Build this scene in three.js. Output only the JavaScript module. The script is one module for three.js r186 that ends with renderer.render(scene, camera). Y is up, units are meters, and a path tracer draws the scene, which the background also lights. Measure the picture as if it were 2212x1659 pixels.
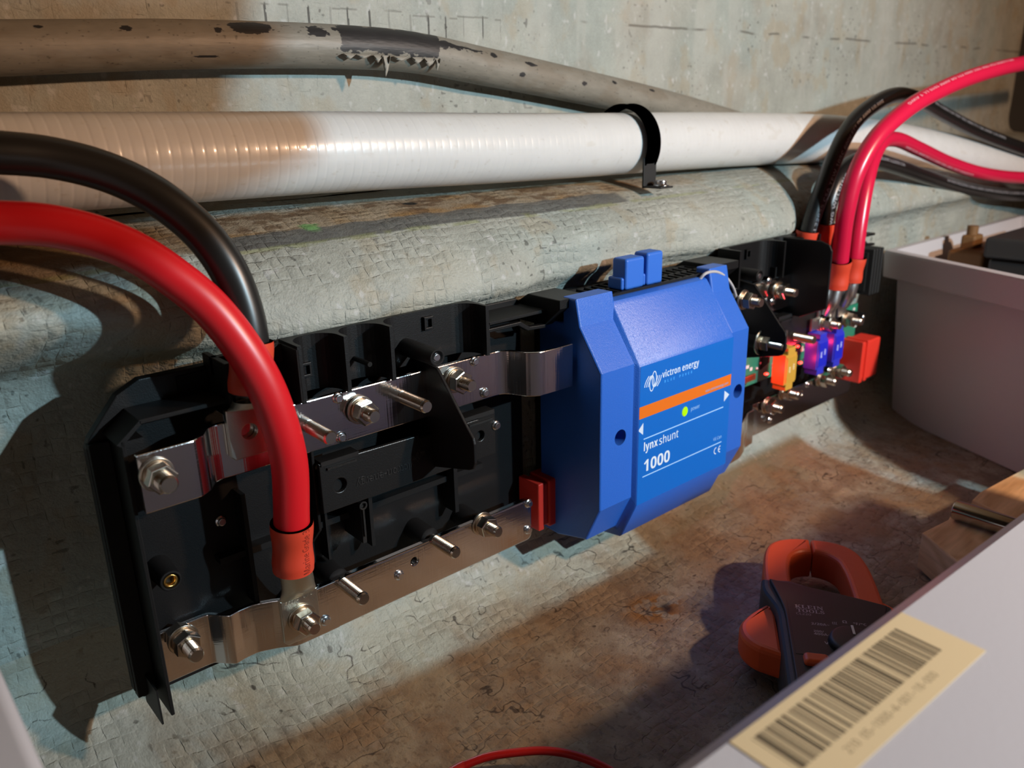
import * as THREE from 'three';
import { RoundedBoxGeometry } from 'three/addons/geometries/RoundedBoxGeometry.js';
import { Brush, Evaluator, SUBTRACTION } from 'three-bvh-csg';
import { FontLoader } from 'three/addons/loaders/FontLoader.js';
import { TextGeometry } from 'three/addons/geometries/TextGeometry.js';
import { mergeGeometries, toCreasedNormals } from 'three/addons/utils/BufferGeometryUtils.js';

// ------------------------------------------------------------------ camera, light, exposure
const scene = new THREE.Scene();
scene.background = new THREE.Color(0x000000);
const V = (x, y, z) => new THREE.Vector3(x, y, z);
const camera = new THREE.PerspectiveCamera(50.085, 2212 / 1659, 0.02, 20);
const CAM = V(0, 0, 0.43);
const AX = [0.75233074, 0.22479238, -0.619247], AY = [-0.02149132, 0.94785691, 0.31797074], AZ = [0.65843495, -0.22591073, 0.71793298];
{ // rows: world axes in camera space -> camera-to-world rotation
  const m = new THREE.Matrix4().set(AX[0], AX[1], AX[2], 0, AY[0], AY[1], AY[2], 0, AZ[0], AZ[1], AZ[2], 0, 0, 0, 0, 1);
  camera.quaternion.setFromRotationMatrix(m);
  camera.position.copy(CAM);
  camera.focus = 0.50; camera.userData.fStop = 8.5;
}
const renderer = new THREE.WebGLRenderer({ antialias: true });
renderer.toneMapping = THREE.LinearToneMapping;
renderer.toneMappingExposure = 0.84;
renderer.shadowMap.enabled = true;

const COOL_POS = V(0.64, 0.20, 0.97), WARM_POS = V(0.74, 0.26, 0.80);
const coolLight = new THREE.SpotLight(new THREE.Color().setRGB(0.57, 0.85, 1.0), 3.8, 0, 1.0, 0.4, 2);
coolLight.position.copy(COOL_POS); coolLight.target.position.set(0.40, -0.15, 0);
coolLight.shadow.radius = 0.5; coolLight.name = 'work_light_beam';
scene.add(coolLight, coolLight.target);
const warmLight = new THREE.PointLight(new THREE.Color().setRGB(1.0, 0.61, 0.37), 2.35, 0, 2);
warmLight.position.copy(WARM_POS); warmLight.shadow.radius = 1.2; warmLight.name = 'lamp_glow';
scene.add(warmLight);
coolLight.castShadow = warmLight.castShadow = true;

// ------------------------------------------------------------------ helpers
const FPX = 1775.4369;
function ray(u, v) {
  const a = (u - 1106) / FPX, b = -(v - 829.5) / FPX;
  return V(AX[0] * a + AX[1] * b - AX[2], AY[0] * a + AY[1] * b - AY[2], AZ[0] * a + AZ[1] * b - AZ[2]);
}
const pz = (u, v, z) => { const d = ray(u, v); return CAM.clone().addScaledVector(d, (z - CAM.z) / d.z); };
const py = (u, v, y) => { const d = ray(u, v); return CAM.clone().addScaledVector(d, (y - CAM.y) / d.y); };
const path = (l) => l.map(([u, v, z]) => pz(u, v, z));

let seed = 7;
const rnd = () => { seed = (seed * 1664525 + 1013904223) >>> 0; return seed / 4294967296; };
function hash(ix, iy, s) { let h = (ix * 374761393 + iy * 668265263 + s * 1442695041) | 0; h = Math.imul(h ^ (h >>> 13), 1274126177); h ^= h >>> 16; return (h >>> 0) / 4294967296; }
function vnoise(x, y, s) {
  const ix = Math.floor(x), iy = Math.floor(y), fx = x - ix, fy = y - iy;
  const ux = fx * fx * (3 - 2 * fx), uy = fy * fy * (3 - 2 * fy);
  const a = hash(ix, iy, s), b = hash(ix + 1, iy, s), c = hash(ix, iy + 1, s), d = hash(ix + 1, iy + 1, s);
  return a + (b - a) * ux + (c - a) * uy + (a - b - c + d) * ux * uy;
}
function fbm(x, y, s, o = 4) { let v = 0, a = 0.5, t = 0; for (let i = 0; i < o; i++) { v += a * vnoise(x, y, s + i * 17); t += a; a *= 0.5; x *= 2.03; y *= 2.03; } return v / t; }
const sst = (a, b, x) => { const t = Math.min(1, Math.max(0, (x - a) / (b - a))); return t * t * (3 - 2 * t); };
const mix = (a, b, t) => a + (b - a) * t;
const s8 = (c) => Math.max(0, Math.min(255, Math.round(255 * (c <= 0.0031308 ? 12.92 * c : 1.055 * Math.pow(Math.max(c, 0), 1 / 2.4) - 0.055))));

function dataTex(w, h, fn, srgb) { // fn(i, j, out) with linear rgb; j = 0 is the bottom row (v = 0)
  const d = new Uint8Array(w * h * 4), o = [0, 0, 0];
  for (let j = 0; j < h; j++) for (let i = 0; i < w; i++) {
    fn(i, j, o); const k = (j * w + i) * 4;
    if (srgb) { d[k] = s8(o[0]); d[k + 1] = s8(o[1]); d[k + 2] = s8(o[2]); } else { d[k] = d[k + 1] = d[k + 2] = Math.max(0, Math.min(255, Math.round(o[0] * 255))); }
    d[k + 3] = 255;
  }
  const t = new THREE.DataTexture(d, w, h, THREE.RGBAFormat);
  t.magFilter = THREE.LinearFilter; t.minFilter = THREE.LinearMipmapLinearFilter; t.wrapS = t.wrapT = THREE.RepeatWrapping;
  if (srgb) t.colorSpace = THREE.SRGBColorSpace;
  t.needsUpdate = true; return t;
}
function canvasTex(w, h, draw) {
  const c = document.createElement('canvas'); c.width = w; c.height = h; draw(c.getContext('2d'), w, h);
  const t = new THREE.CanvasTexture(c); t.colorSpace = THREE.SRGBColorSpace; return t;
}
const rgb = (r, g, b) => new THREE.Color().setRGB(r, g, b);
const std = (c, rough, metal = 0, extra = {}) => new THREE.MeshStandardMaterial({ color: c, roughness: rough, metalness: metal, ...extra });
const phys = (c, rough, extra = {}) => new THREE.MeshPhysicalMaterial({ color: c, roughness: rough, ...extra });

const WP = new Map(), taken = new Map();
const ORIGIN = V(0, 0, 0);
function numbered(n) { const k = taken.get(n) || 0; taken.set(n, k + 1); return k ? n + '_' + String(k).padStart(3, '0') : n; }
function shade(m) { m.castShadow = m.receiveShadow = true; return m; }
function thing(name, label, category, base, group) { // parts are given in world coordinates
  const g = new THREE.Group(); g.name = numbered(name); g.position.copy(base); scene.add(g);
  g.userData = { label, category }; if (group) g.userData.group = group;
  WP.set(g, base.clone()); return g;
}
function localThing(name, label, category, base, quat, group) { // parts are given in its own coordinates
  const g = thing(name, label, category, base, group); if (quat) g.quaternion.copy(quat); WP.set(g, ORIGIN); return g;
}
function part(parent, name, geo, mat, pos, label) {
  const w = WP.get(parent); const m = shade(new THREE.Mesh(geo, mat)); m.name = name; parent.add(m);
  if (pos) { m.position.copy(pos).sub(w); WP.set(m, pos.clone()); } else { geo.translate(-w.x, -w.y, -w.z); WP.set(m, w); }
  if (label) m.userData.label = label;
  return m;
}
function solo(name, geo, mat, label, category, group) { // a thing of one mesh, geometry in world coordinates
  geo.computeBoundingBox(); const b = geo.boundingBox, c = V((b.min.x + b.max.x) / 2, b.min.y, (b.min.z + b.max.z) / 2);
  geo.translate(-c.x, -c.y, -c.z);
  const m = shade(new THREE.Mesh(geo, mat)); m.name = numbered(name); m.position.copy(c); scene.add(m);
  m.userData = { label, category }; if (group) m.userData.group = group; return m;
}
function struct(name, geo, mat, label) { const m = shade(new THREE.Mesh(geo, mat)); m.name = name; m.userData = { kind: 'structure', label }; scene.add(m); return m; }

const box = (x0, x1, y0, y1, z0, z1, r = 0) => {
  const a = Math.abs(x1 - x0), b = Math.abs(y1 - y0), c = Math.abs(z1 - z0);
  const g = r ? new RoundedBoxGeometry(a, b, c, 2, r) : new THREE.BoxGeometry(a, b, c);
  return g.translate((x0 + x1) / 2, (y0 + y1) / 2, (z0 + z1) / 2);
};
const shapeOf = (pts, holes = []) => { const s = new THREE.Shape(pts.map(([x, y]) => new THREE.Vector2(x, y))); for (const h of holes) s.holes.push(h); return s; };
const circ = (x, y, r) => new THREE.Path().absarc(x, y, r, 0, Math.PI * 2, true);
function extr(shape, z0, z1, bev = 0, segs = 2) { // xy outline, from z0 to z1
  const g = new THREE.ExtrudeGeometry(shape, { depth: z1 - z0 - 2 * bev, bevelEnabled: bev > 0, bevelSize: bev, bevelOffset: -bev, bevelThickness: bev, bevelSegments: segs, curveSegments: 20 });
  return g.translate(0, 0, z0 + bev);
}
const extrX = (pts, x0, x1, bev = 0, segs = 2, holes) => extr(shapeOf(pts, holes), -x1, -x0, bev, segs).rotateY(-Math.PI / 2); // [z, y] outline
const extrY = (pts, y0, y1, bev = 0, segs = 2) => extr(shapeOf(pts), -y1, -y0, bev, segs).rotateX(Math.PI / 2);              // [x, z] outline
const merge = (l) => mergeGeometries(l.map((g) => { const h = g.index ? g.toNonIndexed() : g; for (const k of Object.keys(h.attributes)) if (!['position', 'normal', 'uv'].includes(k)) h.deleteAttribute(k); return h; }), false);
function lathe(pts, seg = 28) { return new THREE.LatheGeometry(pts.map(([r, y]) => new THREE.Vector2(r, y)), seg); } // axis y
const latheZ = (pts, seg) => lathe(pts, seg).rotateX(Math.PI / 2);                                                  // axis z
// swept tube: pts Vector3[], radius number or fn(t, len); uv.x = metres along, uv.y = turn around
function sweep(pts, radius, rings, radial = 28, caps = true, twist = 0) {
  const curve = new THREE.CatmullRomCurve3(pts, false, 'centripetal');
  curve.arcLengthDivisions = 600; const L = curve.getLength(); const fr = curve.computeFrenetFrames(rings, false);
  const pos = [], nor = [], uv = [], idx = [];
  const R = typeof radius === 'function' ? radius : () => radius;
  const ref = V(0, 0, 1); // v = 0 faces the room, 0.75 the top (or the left of an upright run)
  for (let i = 0; i <= rings; i++) {
    const t = i / rings, p = curve.getPointAt(t), r = R(t, L), dr = (R(Math.min(1, t + 0.2 / rings), L) - R(Math.max(0, t - 0.2 / rings), L)) / (L * 0.4 / rings);
    const T = fr.tangents[i]; const B = V(0, 0, 0).crossVectors(T, ref).normalize(); const N = V(0, 0, 0).crossVectors(B, T).normalize();
    for (let j = 0; j <= radial; j++) {
      const a = j / radial * Math.PI * 2 + twist, n = N.clone().multiplyScalar(Math.cos(a)).addScaledVector(B, Math.sin(a));
      pos.push(p.x + n.x * r, p.y + n.y * r, p.z + n.z * r);
      const m = n.addScaledVector(T, -dr).normalize(); nor.push(m.x, m.y, m.z); uv.push(t * L, j / radial);
    }
  }
  const w = radial + 1;
  for (let i = 0; i < rings; i++) for (let j = 0; j < radial; j++) { const a = i * w + j; idx.push(a, a + 1, a + w, a + 1, a + w + 1, a + w); }
  if (caps) for (const e of [0, rings]) {
    const c = pos.length / 3, p = curve.getPointAt(e / rings), T = fr.tangents[e].clone().multiplyScalar(e ? 1 : -1);
    pos.push(p.x, p.y, p.z); nor.push(T.x, T.y, T.z); uv.push(0, 0);
    for (let j = 0; j <= radial; j++) { const k = (e * w + j) * 3; pos.push(pos[k], pos[k + 1], pos[k + 2]); nor.push(T.x, T.y, T.z); uv.push(0, 0); }
    for (let j = 0; j < radial; j++) e ? idx.push(c, c + 2 + j, c + 1 + j) : idx.push(c, c + 1 + j, c + 2 + j);
  }
  const g = new THREE.BufferGeometry();
  g.setAttribute('position', new THREE.Float32BufferAttribute(pos, 3)); g.setAttribute('normal', new THREE.Float32BufferAttribute(nor, 3)); g.setAttribute('uv', new THREE.Float32BufferAttribute(uv, 2));
  g.setIndex(idx); return g;
}
const cyl = (p, q, r, seg = 20) => { // solid cylinder between two points
  const d = q.clone().sub(p), g = new THREE.CylinderGeometry(r, r, d.length(), seg);
  g.applyQuaternion(new THREE.Quaternion().setFromUnitVectors(V(0, 1, 0), d.clone().normalize()));
  const c = p.clone().add(q).multiplyScalar(0.5); return g.translate(c.x, c.y, c.z);
};

// ------------------------------------------------------------------ the fibreglass hull: wall, stringer ledge, floor
const X0 = -1.6, X1 = 1.66, TOP = 1.2, FRONT = 2.3, FLOOR = -0.352, BACK = -0.118;
function profile(list, n, ease = (t) => t) { // resampled polyline [y, z] (Catmull-Rom) with arc length
  const c = new THREE.CatmullRomCurve3(list.map(([y, z]) => V(0, y, z)), false, 'centripetal'); const L = c.getLength(), o = [];
  for (let i = 0; i <= n; i++) { const t = ease(i / n), p = c.getPointAt(t); o.push([p.y, p.z, L * t]); } return { pts: o, L };
}
function sheet(prof, nx, wob) { // open sheet extruded along x; uv in metres (x, arc length)
  const pos = [], uv = [], idx = [], P = prof.pts, w = nx + 1;
  P.forEach(([y, z, s], i) => {
    const a = P[Math.max(0, i - 1)], b = P[Math.min(P.length - 1, i + 1)]; let ty = b[0] - a[0], tz = b[1] - a[1]; const l = Math.hypot(ty, tz) || 1; ty /= l; tz /= l;
    for (let k = 0; k <= nx; k++) {
      const x = mix(X0, X1, k / nx), h = wob(x, y, z, s), rec = 0.052 * (1 - sst(0.07, 0.21, x)) * sst(-0.083, -0.13, y) * (1 - sst(0.02, 0.09, z)) + 0.010 * sst(0.37, 0.40, x) * (1 - sst(0.56, 0.60, x)) * sst(-0.085, -0.11, y) * (1 - sst(-0.14, -0.16, y));
      pos.push(x, y + tz * h, z - ty * h - rec); uv.push(x, s);   // normal (0, tz, -ty)
    }
  });
  for (let i = 0; i < P.length - 1; i++) for (let k = 0; k < nx; k++) { const a = i * w + k; idx.push(a, a + w, a + 1, a + 1, a + w, a + w + 1); }
  const g = new THREE.BufferGeometry(); g.setAttribute('position', new THREE.Float32BufferAttribute(pos, 3)); g.setAttribute('uv', new THREE.Float32BufferAttribute(uv, 2)); g.setIndex(idx); g.computeVertexNormals(); return g;
}
const profWall = profile([[TOP, BACK], [0.3, BACK], [0.0, BACK], [-0.04, BACK + 0.001], [-0.051, BACK + 0.005], [-0.056, BACK + 0.012]], 150, (t) => 1 - (1 - t) * (1 - t));
const profLedge = profile([[-0.056, BACK + 0.012], [-0.059, -0.085], [-0.064, -0.055], [-0.068, -0.038], [-0.073, -0.025], [-0.083, -0.006], [-0.096, 0.007], [-0.108, 0.0125], [-0.117, 0.0125], [-0.126, 0.004], [-0.136, -0.001], [-0.17, -0.002], [-0.29, -0.002]], 170);
const profFloor = profile([[-0.29, -0.002], [-0.305, 0.0], [-0.322, 0.007], [-0.337, 0.024], [-0.347, 0.052], [-0.352, 0.1], [-0.352, 0.18], [-0.352, 0.4], [-0.352, FRONT]], 260, (t) => t * t);
const VX0 = 0.0, VX1 = 1.12; // the stretch of x that the texture covers once
function shellColour(prof, w, h, fn, s0 = 0, s1 = prof.L) { // s0..s1: the stretch of the section that the texture covers once
  const N = prof.pts.length - 1, rowOf = [];
  const t = dataTex(w, h, (i, j, o) => {
    const u = (i + 0.5) / w, x = mix(VX0, VX1, u), s = mix(s0, s1, (j + 0.5) / h); let a = rowOf[j]; if (a === undefined) { a = 0; while (a < N - 1 && prof.pts[a + 1][2] < s) a++; rowOf[j] = a; }
    const A = prof.pts[a], B = prof.pts[a + 1], f = (s - A[2]) / (B[2] - A[2]);
    fn(x, mix(A[0], B[0], f), mix(A[1], B[1], f), s, o);
  }, true);
  t.wrapS = t.wrapT = THREE.MirroredRepeatWrapping;
  t.repeat.set(1 / (VX1 - VX0), 1 / (s1 - s0)); t.offset.set(-VX0 / (VX1 - VX0), -s0 / (s1 - s0)); return t;
}
function baseGlass(x, s, sd, o) {
  const a = fbm(x * 34, s * 34, sd, 5), b = fbm(x * 150, s * 110, sd + 50, 3), c = fbm(x * 9 + 3, s * 9, sd + 90, 3), f = vnoise(x * 900, s * 900, sd + 5);
  const k = 0.80 + 0.36 * a + 0.14 * (b - 0.5) + 0.10 * (f - 0.5) + 0.12 * (vnoise(x * 1900, s * 1900, sd + 6) - 0.5);
  o[0] = 0.335 * k; o[1] = 0.345 * k; o[2] = 0.305 * k;
  const bl = sst(0.5, 0.7, c) * 0.28; o[0] = mix(o[0], 0.25 * k, bl); o[1] = mix(o[1], 0.34 * k, bl); o[2] = mix(o[2], 0.335 * k, bl);
  const oc = sst(0.56, 0.74, fbm(x * 48, s * 40, sd + 31, 4)) * 0.32; o[0] = mix(o[0], 0.32, oc); o[1] = mix(o[1], 0.245, oc); o[2] = mix(o[2], 0.14, oc);
  const sp = sst(0.84, 0.9, vnoise(x * 330 + 3 * a, s * 330, sd + 77)) * sst(0.5, 0.7, vnoise(x * 30, s * 30, sd + 78)) * 0.55; for (let i = 0; i < 3; i++) o[i] *= 1 - sp;
  const wh = sst(0.72, 0.9, fbm(x * 200, s * 170, sd + 177, 2)) * 0.45; for (let i = 0; i < 3; i++) o[i] = mix(o[i], 0.55, wh);
}
const blend = (o, r, g, b, t) => { o[0] = mix(o[0], r, t); o[1] = mix(o[1], g, t); o[2] = mix(o[2], b, t); };
function wallC(x, y, z, s, o) {
  baseGlass(x, s, 11, o);
  const st = sst(0.5, 0.75, fbm(x * 60, s * 7, 21, 3)); blend(o, 0.42, 0.42, 0.38, st * 0.35);             // runs of lighter resin
  const yl = 0.071 + 0.004 * (fbm(x * 30, 1.5, 5, 3) - 0.5), d = Math.abs(y - yl);                         // lap of the cloth
  if (x > 0.55) blend(o, 0.10, 0.095, 0.08, (1 - sst(0.0004, 0.0016, d)) * sst(0.4, 0.62, vnoise(x * 60, 3, 4)) * 0.8);
  const cell = x / 0.017, fc = cell - Math.floor(cell);
  if (x > 0.24 && x < 0.47) { const yt = 0.066 + 0.003 * hash(Math.floor(cell), 2, 3); const m = Math.abs(fc - 0.3 - 0.4 * hash(Math.floor(cell), 1, 8) + 0.08 * (vnoise(y * 300, cell * 0.01, 6) - 0.5)) < 0.025 + 0.04 * hash(Math.floor(cell), 9, 3) * vnoise(y * 200, 4, 9) ? 1 : 0; blend(o, 0.03, 0.03, 0.025, m * sst(yt - 0.017, yt - 0.013, y) * (1 - sst(yt, yt + 0.002, y)) * (hash(Math.floor(cell), 4, 4) > 0.35 ? 0.9 : 0.3)); blend(o, 0.12, 0.12, 0.10, (1 - sst(0.0003, 0.0009, Math.abs(y - yt))) * sst(0.35, 0.6, vnoise(x * 150, 1, 7)) * 0.6); }
  if (x < 0.2) blend(o, 0.33, 0.28, 0.2, sst(0.45, 0.65, fbm(x * 70, s * 40, 61, 4)) * 0.45);
  blend(o, 0.2, 0.12, 0.06, sst(0.62, 0.75, fbm(x * 25, s * 18, 67, 4)) * 0.15);
}
const pTape0 = py(590, 548, -0.07).x, pTape1 = py(1385, 424, -0.07).x;
function ledgeC(x, y, z, s, o) {
  baseGlass(x, s, 23, o);
  const n = fbm(x * 70, s * 120, 33, 4), n2 = fbm(x * 22, s * 40, 37, 4);
  if (z < -0.02 && y > -0.09) {
    const t = (z - BACK) / (-0.03 - BACK);                                       // 0 at the wall, 1 at the edge of the ledge
    const rust = sst(0.42, 0.56, t + 0.12 * (n - 0.5)) * (1 - sst(0.86, 0.97, t + 0.1 * (n - 0.5))) * (1 - sst(0.45, 0.70, x));
    blend(o, 0.28, 0.165, 0.065, rust * (0.55 + 0.45 * sst(0.35, 0.6, n2)));
    blend(o, 0.10, 0.05, 0.02, rust * sst(0.50, 0.66, n) * 0.7);
    const left = (1 - sst(0.16, 0.22, x)) * sst(0.4, 0.6, t); blend(o, 0.17, 0.11, 0.055, left * sst(0.4, 0.6, n2) * 0.8);
    const tape = sst(pTape0 - 0.02, pTape0, x) * (1 - sst(pTape1 - 0.01, pTape1, x)) * sst(0.88, 0.9, t + 0.04 * (n - 0.5)) * (1 - sst(1.07, 1.09, t + 0.05 * (n2 - 0.5)));
    blend(o, 0.085, 0.085, 0.08, tape * (0.75 + 0.25 * n));
    const gr = (1 - sst(0.02, 0.05, Math.abs(t - 1.1 - 0.05 * (n2 - 0.5)))); blend(o, 0.22, 0.24, 0.10, gr * 0.55 * sst(0.4, 0.6, n));
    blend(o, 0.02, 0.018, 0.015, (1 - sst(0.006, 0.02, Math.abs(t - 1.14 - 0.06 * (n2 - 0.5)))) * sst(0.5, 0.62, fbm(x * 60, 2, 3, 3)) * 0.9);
    const g2 = (1 - sst(0.003, 0.009, Math.hypot(x - 0.244, (z + 0.043) * 0.8))); blend(o, 0.14, 0.30, 0.10, g2 * sst(0.4, 0.55, n));
    blend(o, 0.01, 0.01, 0.01, 1 - sst(0.004, 0.0055, Math.hypot((x - 0.333) * 0.6, z + 0.062) + 0.002 * n));
  } else if (y > -0.13) {
    blend(o, 0.36, 0.27, 0.15, sst(0.5, 0.7, n2) * (1 - sst(0.2, 0.36, x)) * 0.5);
  }
}
function floorC(x, y, z, s, o) {
  baseGlass(x, s, 41, o);
  const n = fbm(x * 40, s * 40, 43, 5), n2 = fbm(x * 110, s * 110, 47, 4), n3 = fbm(x * 12, s * 12, 53, 4);
  blend(o, 0.36, 0.31, 0.21, sst(0.4, 0.62, n3) * 0.45);
  const edge = sst(0.052, 0.115, s + 0.06 * (n - 0.5) + 0.05 * (n3 - 0.5));  // browner away from the wall: bilge dirt plus warm light painted into the colour
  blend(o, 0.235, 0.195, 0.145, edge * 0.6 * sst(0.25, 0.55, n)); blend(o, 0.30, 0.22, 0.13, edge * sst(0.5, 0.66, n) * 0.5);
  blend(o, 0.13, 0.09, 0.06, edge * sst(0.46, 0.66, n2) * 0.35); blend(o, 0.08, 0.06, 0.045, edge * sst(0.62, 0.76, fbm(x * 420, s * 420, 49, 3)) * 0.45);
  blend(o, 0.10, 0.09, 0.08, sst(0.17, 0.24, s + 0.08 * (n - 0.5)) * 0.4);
  const r = Math.hypot(x - 0.415, (z - 0.1) * 1.2); blend(o, 0.27, 0.14, 0.03, (1 - sst(0.012, 0.03, r + 0.02 * (n - 0.5))) * sst(0.42, 0.55, n2) * 0.9); blend(o, 0.03, 0.02, 0.012, (1 - sst(0.004, 0.012, Math.hypot(x - 0.425, z - 0.108) + 0.006 * n2)));
  // hairline cracks in the old paint
  const rg = Math.abs(fbm(x * 46, s * 62, 59, 3) - 0.5), cr = (1 - sst(0.004, 0.014, rg)) * sst(0.5, 0.6, fbm(x * 33, s * 33, 71, 2)); blend(o, 0.03, 0.022, 0.016, cr * 0.85);
}
function weaveBump(seedN, cellMM, amt) { // one 0.256 m tile
  const N = 1024, M = 0.256;
  const wr = (f, fr, s) => { // tiling noise
    const ix = Math.floor(f[0]), iy = Math.floor(f[1]), ax = f[0] - ix, ay = f[1] - iy, ux = ax * ax * (3 - 2 * ax), uy = ay * ay * (3 - 2 * ay);
    const m = (v) => ((v % fr) + fr) % fr, a = hash(m(ix), m(iy), s), b = hash(m(ix + 1), m(iy), s), c = hash(m(ix), m(iy + 1), s), d = hash(m(ix + 1), m(iy + 1), s);
    return a + (b - a) * ux + (c - a) * uy + (a - b - c + d) * ux * uy;
  };
  const t = dataTex(N, N, (i, j, o) => {
    const u = i / N, v = j / N, n = (fr, s) => wr([u * fr, v * fr], fr, s + seedN);
    const cells = Math.round(M * 1000 / cellMM / 2) * 2, cx = u * cells + 0.5 * (n(16, 1) - 0.5), cy = v * cells + 0.5 * (n(16, 2) - 0.5);
    const fx = cx - Math.floor(cx), fy = cy - Math.floor(cy), odd = (Math.floor(cx) + Math.floor(cy)) & 1;
    const weave = odd ? Math.sin(Math.PI * fx) * (0.75 + 0.25 * Math.sin(Math.PI * fy)) : Math.sin(Math.PI * fy) * (0.75 + 0.25 * Math.sin(Math.PI * fx));
    const mask = sst(0.3, 0.65, n(12, 3) * 0.6 + n(24, 4) * 0.4);
    o[0] = 0.5 + amt * (weave - 0.6) * mask * 0.5 + 0.22 * (n(40, 5) - 0.5) + 0.16 * (n(96, 6) - 0.5) + 0.13 * (n(256, 7) - 0.5) + 0.10 * (n(512, 8) - 0.5);
  }, false);
  t.repeat.set(1 / M, 1 / M); return t;
}
const bumpA = weaveBump(0, 8, 1), bumpB = weaveBump(40, 11, 0.7);
const glassMat = (map, bump, scale) => new THREE.MeshStandardMaterial({ map, bumpMap: bump, bumpScale: scale, roughness: 0.62 });
const wob = (amp) => (x, y, z, s) => amp * (fbm(x * 22, s * 22, 3, 3) - 0.5) + amp * 0.6 * (fbm(x * 7, s * 9, 8, 2) - 0.5);
struct('wall_back', sheet(profWall, 300, wob(0.003)), glassMat(shellColour(profWall, 2048, 512, wallC, profWall.L - 0.22, profWall.L), bumpB, 0.0008), 'grey green painted fibreglass hull side behind the hoses');
struct('trim_1', sheet(profLedge, 340, (x, y, z, s) => sst(-0.125, -0.105, y) * wob(0.0025)(x, y, z, s)), glassMat(shellColour(profLedge, 2048, 704, ledgeC), bumpA, 0.0015), 'rounded fibreglass stringer with rusty ledge carrying the white hose');
struct('floor', sheet(profFloor, 340, (x, y, z, s) => sst(0.0, 0.06, s) * wob(0.004)(x, y, z, s)), glassMat(shellColour(profFloor, 2048, 960, floorC, 0, 0.46), bumpA, 0.0012), 'stained and cracked fibreglass bilge floor, partly browned with painted warm light');
{ // the rest of the locker, around and behind the camera, plus one added board
  const ply = std(rgb(0.20, 0.14, 0.085), 0.7);
  struct('wall_left', box(X0 - 0.03, X0, -0.4, TOP + 0.02, -0.15, FRONT + 0.03), ply, 'brown plywood cabin side');
  struct('wall_right', box(X1 - 0.06, X1 - 0.03, -0.4, TOP + 0.02, -0.15, FRONT + 0.03), std(rgb(0.03, 0.028, 0.026), 0.8), 'near black wall at the end of the locker');  // one even near-black colour
  struct('wall_front', box(X0, X1, -0.4, TOP + 0.02, FRONT, FRONT + 0.03), ply, 'brown plywood cabin front');
  struct('ceiling', box(X0, X1, TOP, TOP + 0.03, -0.15, FRONT + 0.03), ply, 'brown plywood cabin top');
  struct('added_board_2', extr(shapeOf([[X0, 0.072], [0.400, 0.072], [0.430, 0.084], [0.458, 0.096], [0.472, 0.135], [0.480, 0.16], [0.478, TOP], [X0, TOP]]), 0.50, 0.515), ply, 'added plywood board out of view, shaped to shade the upper left');  // unseen board put in to block the torch, outline cut to the shadow edge
  struct('wall_outer', box(X0, X1, -0.4, TOP + 0.02, -0.16, -0.15), ply, 'outer skin of the hull');
}

// ------------------------------------------------------------------ shared materials
function scratchBump(s) { const t = dataTex(256, 256, (i, j, o) => { o[0] = 0.5 + 0.5 * (vnoise(i / 2.2, j / 60, s) - 0.5) + 0.3 * (vnoise(i / 40, j / 1.6, s + 3) - 0.5); }, false); t.repeat.set(14, 14); return t; }
function grainBump(s, rep) { const t = dataTex(256, 256, (i, j, o) => { o[0] = 0.6 * vnoise(i / 3, j / 3, s) + 0.4 * vnoise(i / 1.5, j / 1.5, s + 9); }, false); t.repeat.set(rep, rep); return t; }
const plasticGrain = grainBump(3, 25);
const M = {
  black: phys(rgb(0.0065, 0.0062, 0.0066), 0.45, { specularIntensity: 0.55, bumpMap: plasticGrain, bumpScale: 0.00006 }),
  blackRubber: std(rgb(0.012, 0.012, 0.012), 0.55),
  shelf: phys(rgb(0.010, 0.0098, 0.0098), 0.36, { specularIntensity: 0.8, bumpMap: plasticGrain, bumpScale: 0.00008 }),
  bar: std(rgb(0.70, 0.685, 0.69), 0.14, 1, { bumpMap: scratchBump(5), bumpScale: 0.00006 }),
  stud: std(rgb(0.66, 0.60, 0.52), 0.22, 1),
  nut: std(rgb(0.68, 0.625, 0.545), 0.2, 1),
  washer: std(rgb(0.64, 0.58, 0.49), 0.25, 1),
  spring: std(rgb(0.62, 0.46, 0.33), 0.3, 1),  // copper tint is the warm lamp's reflection put into the metal colour
  zinc: std(rgb(0.72, 0.73, 0.75), 0.22, 1),
  brass: std(rgb(0.80, 0.52, 0.16), 0.25, 1),
  lug: std(rgb(0.63, 0.60, 0.52), 0.3, 1, { bumpMap: grainBump(6, 20), bumpScale: 0.00005 }),
  lugTin: std(rgb(0.74, 0.745, 0.74), 0.3, 1),
  blue: phys(rgb(0.023, 0.128, 0.56), 0.40, { bumpMap: grainBump(11, 45), bumpScale: 0.00012 }),
  blueTab: phys(rgb(0.028, 0.145, 0.60), 0.45),
  shrink: std(rgb(0.62, 0.055, 0.022), 0.5),
  redCable: std(rgb(0.62, 0.010, 0.016), 0.36),
  blackCable: std(rgb(0.013, 0.0125, 0.012), 0.34),
  pinkCable: std(rgb(0.58, 0.012, 0.055), 0.3),
  capRed: std(rgb(0.72, 0.035, 0.02), 0.4),
  copper: std(rgb(0.62, 0.30, 0.17), 0.35, 1),
  pcb: std(rgb(0.02, 0.20, 0.12), 0.45),
  white: std(rgb(0.7, 0.7, 0.68), 0.5),
};

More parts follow.
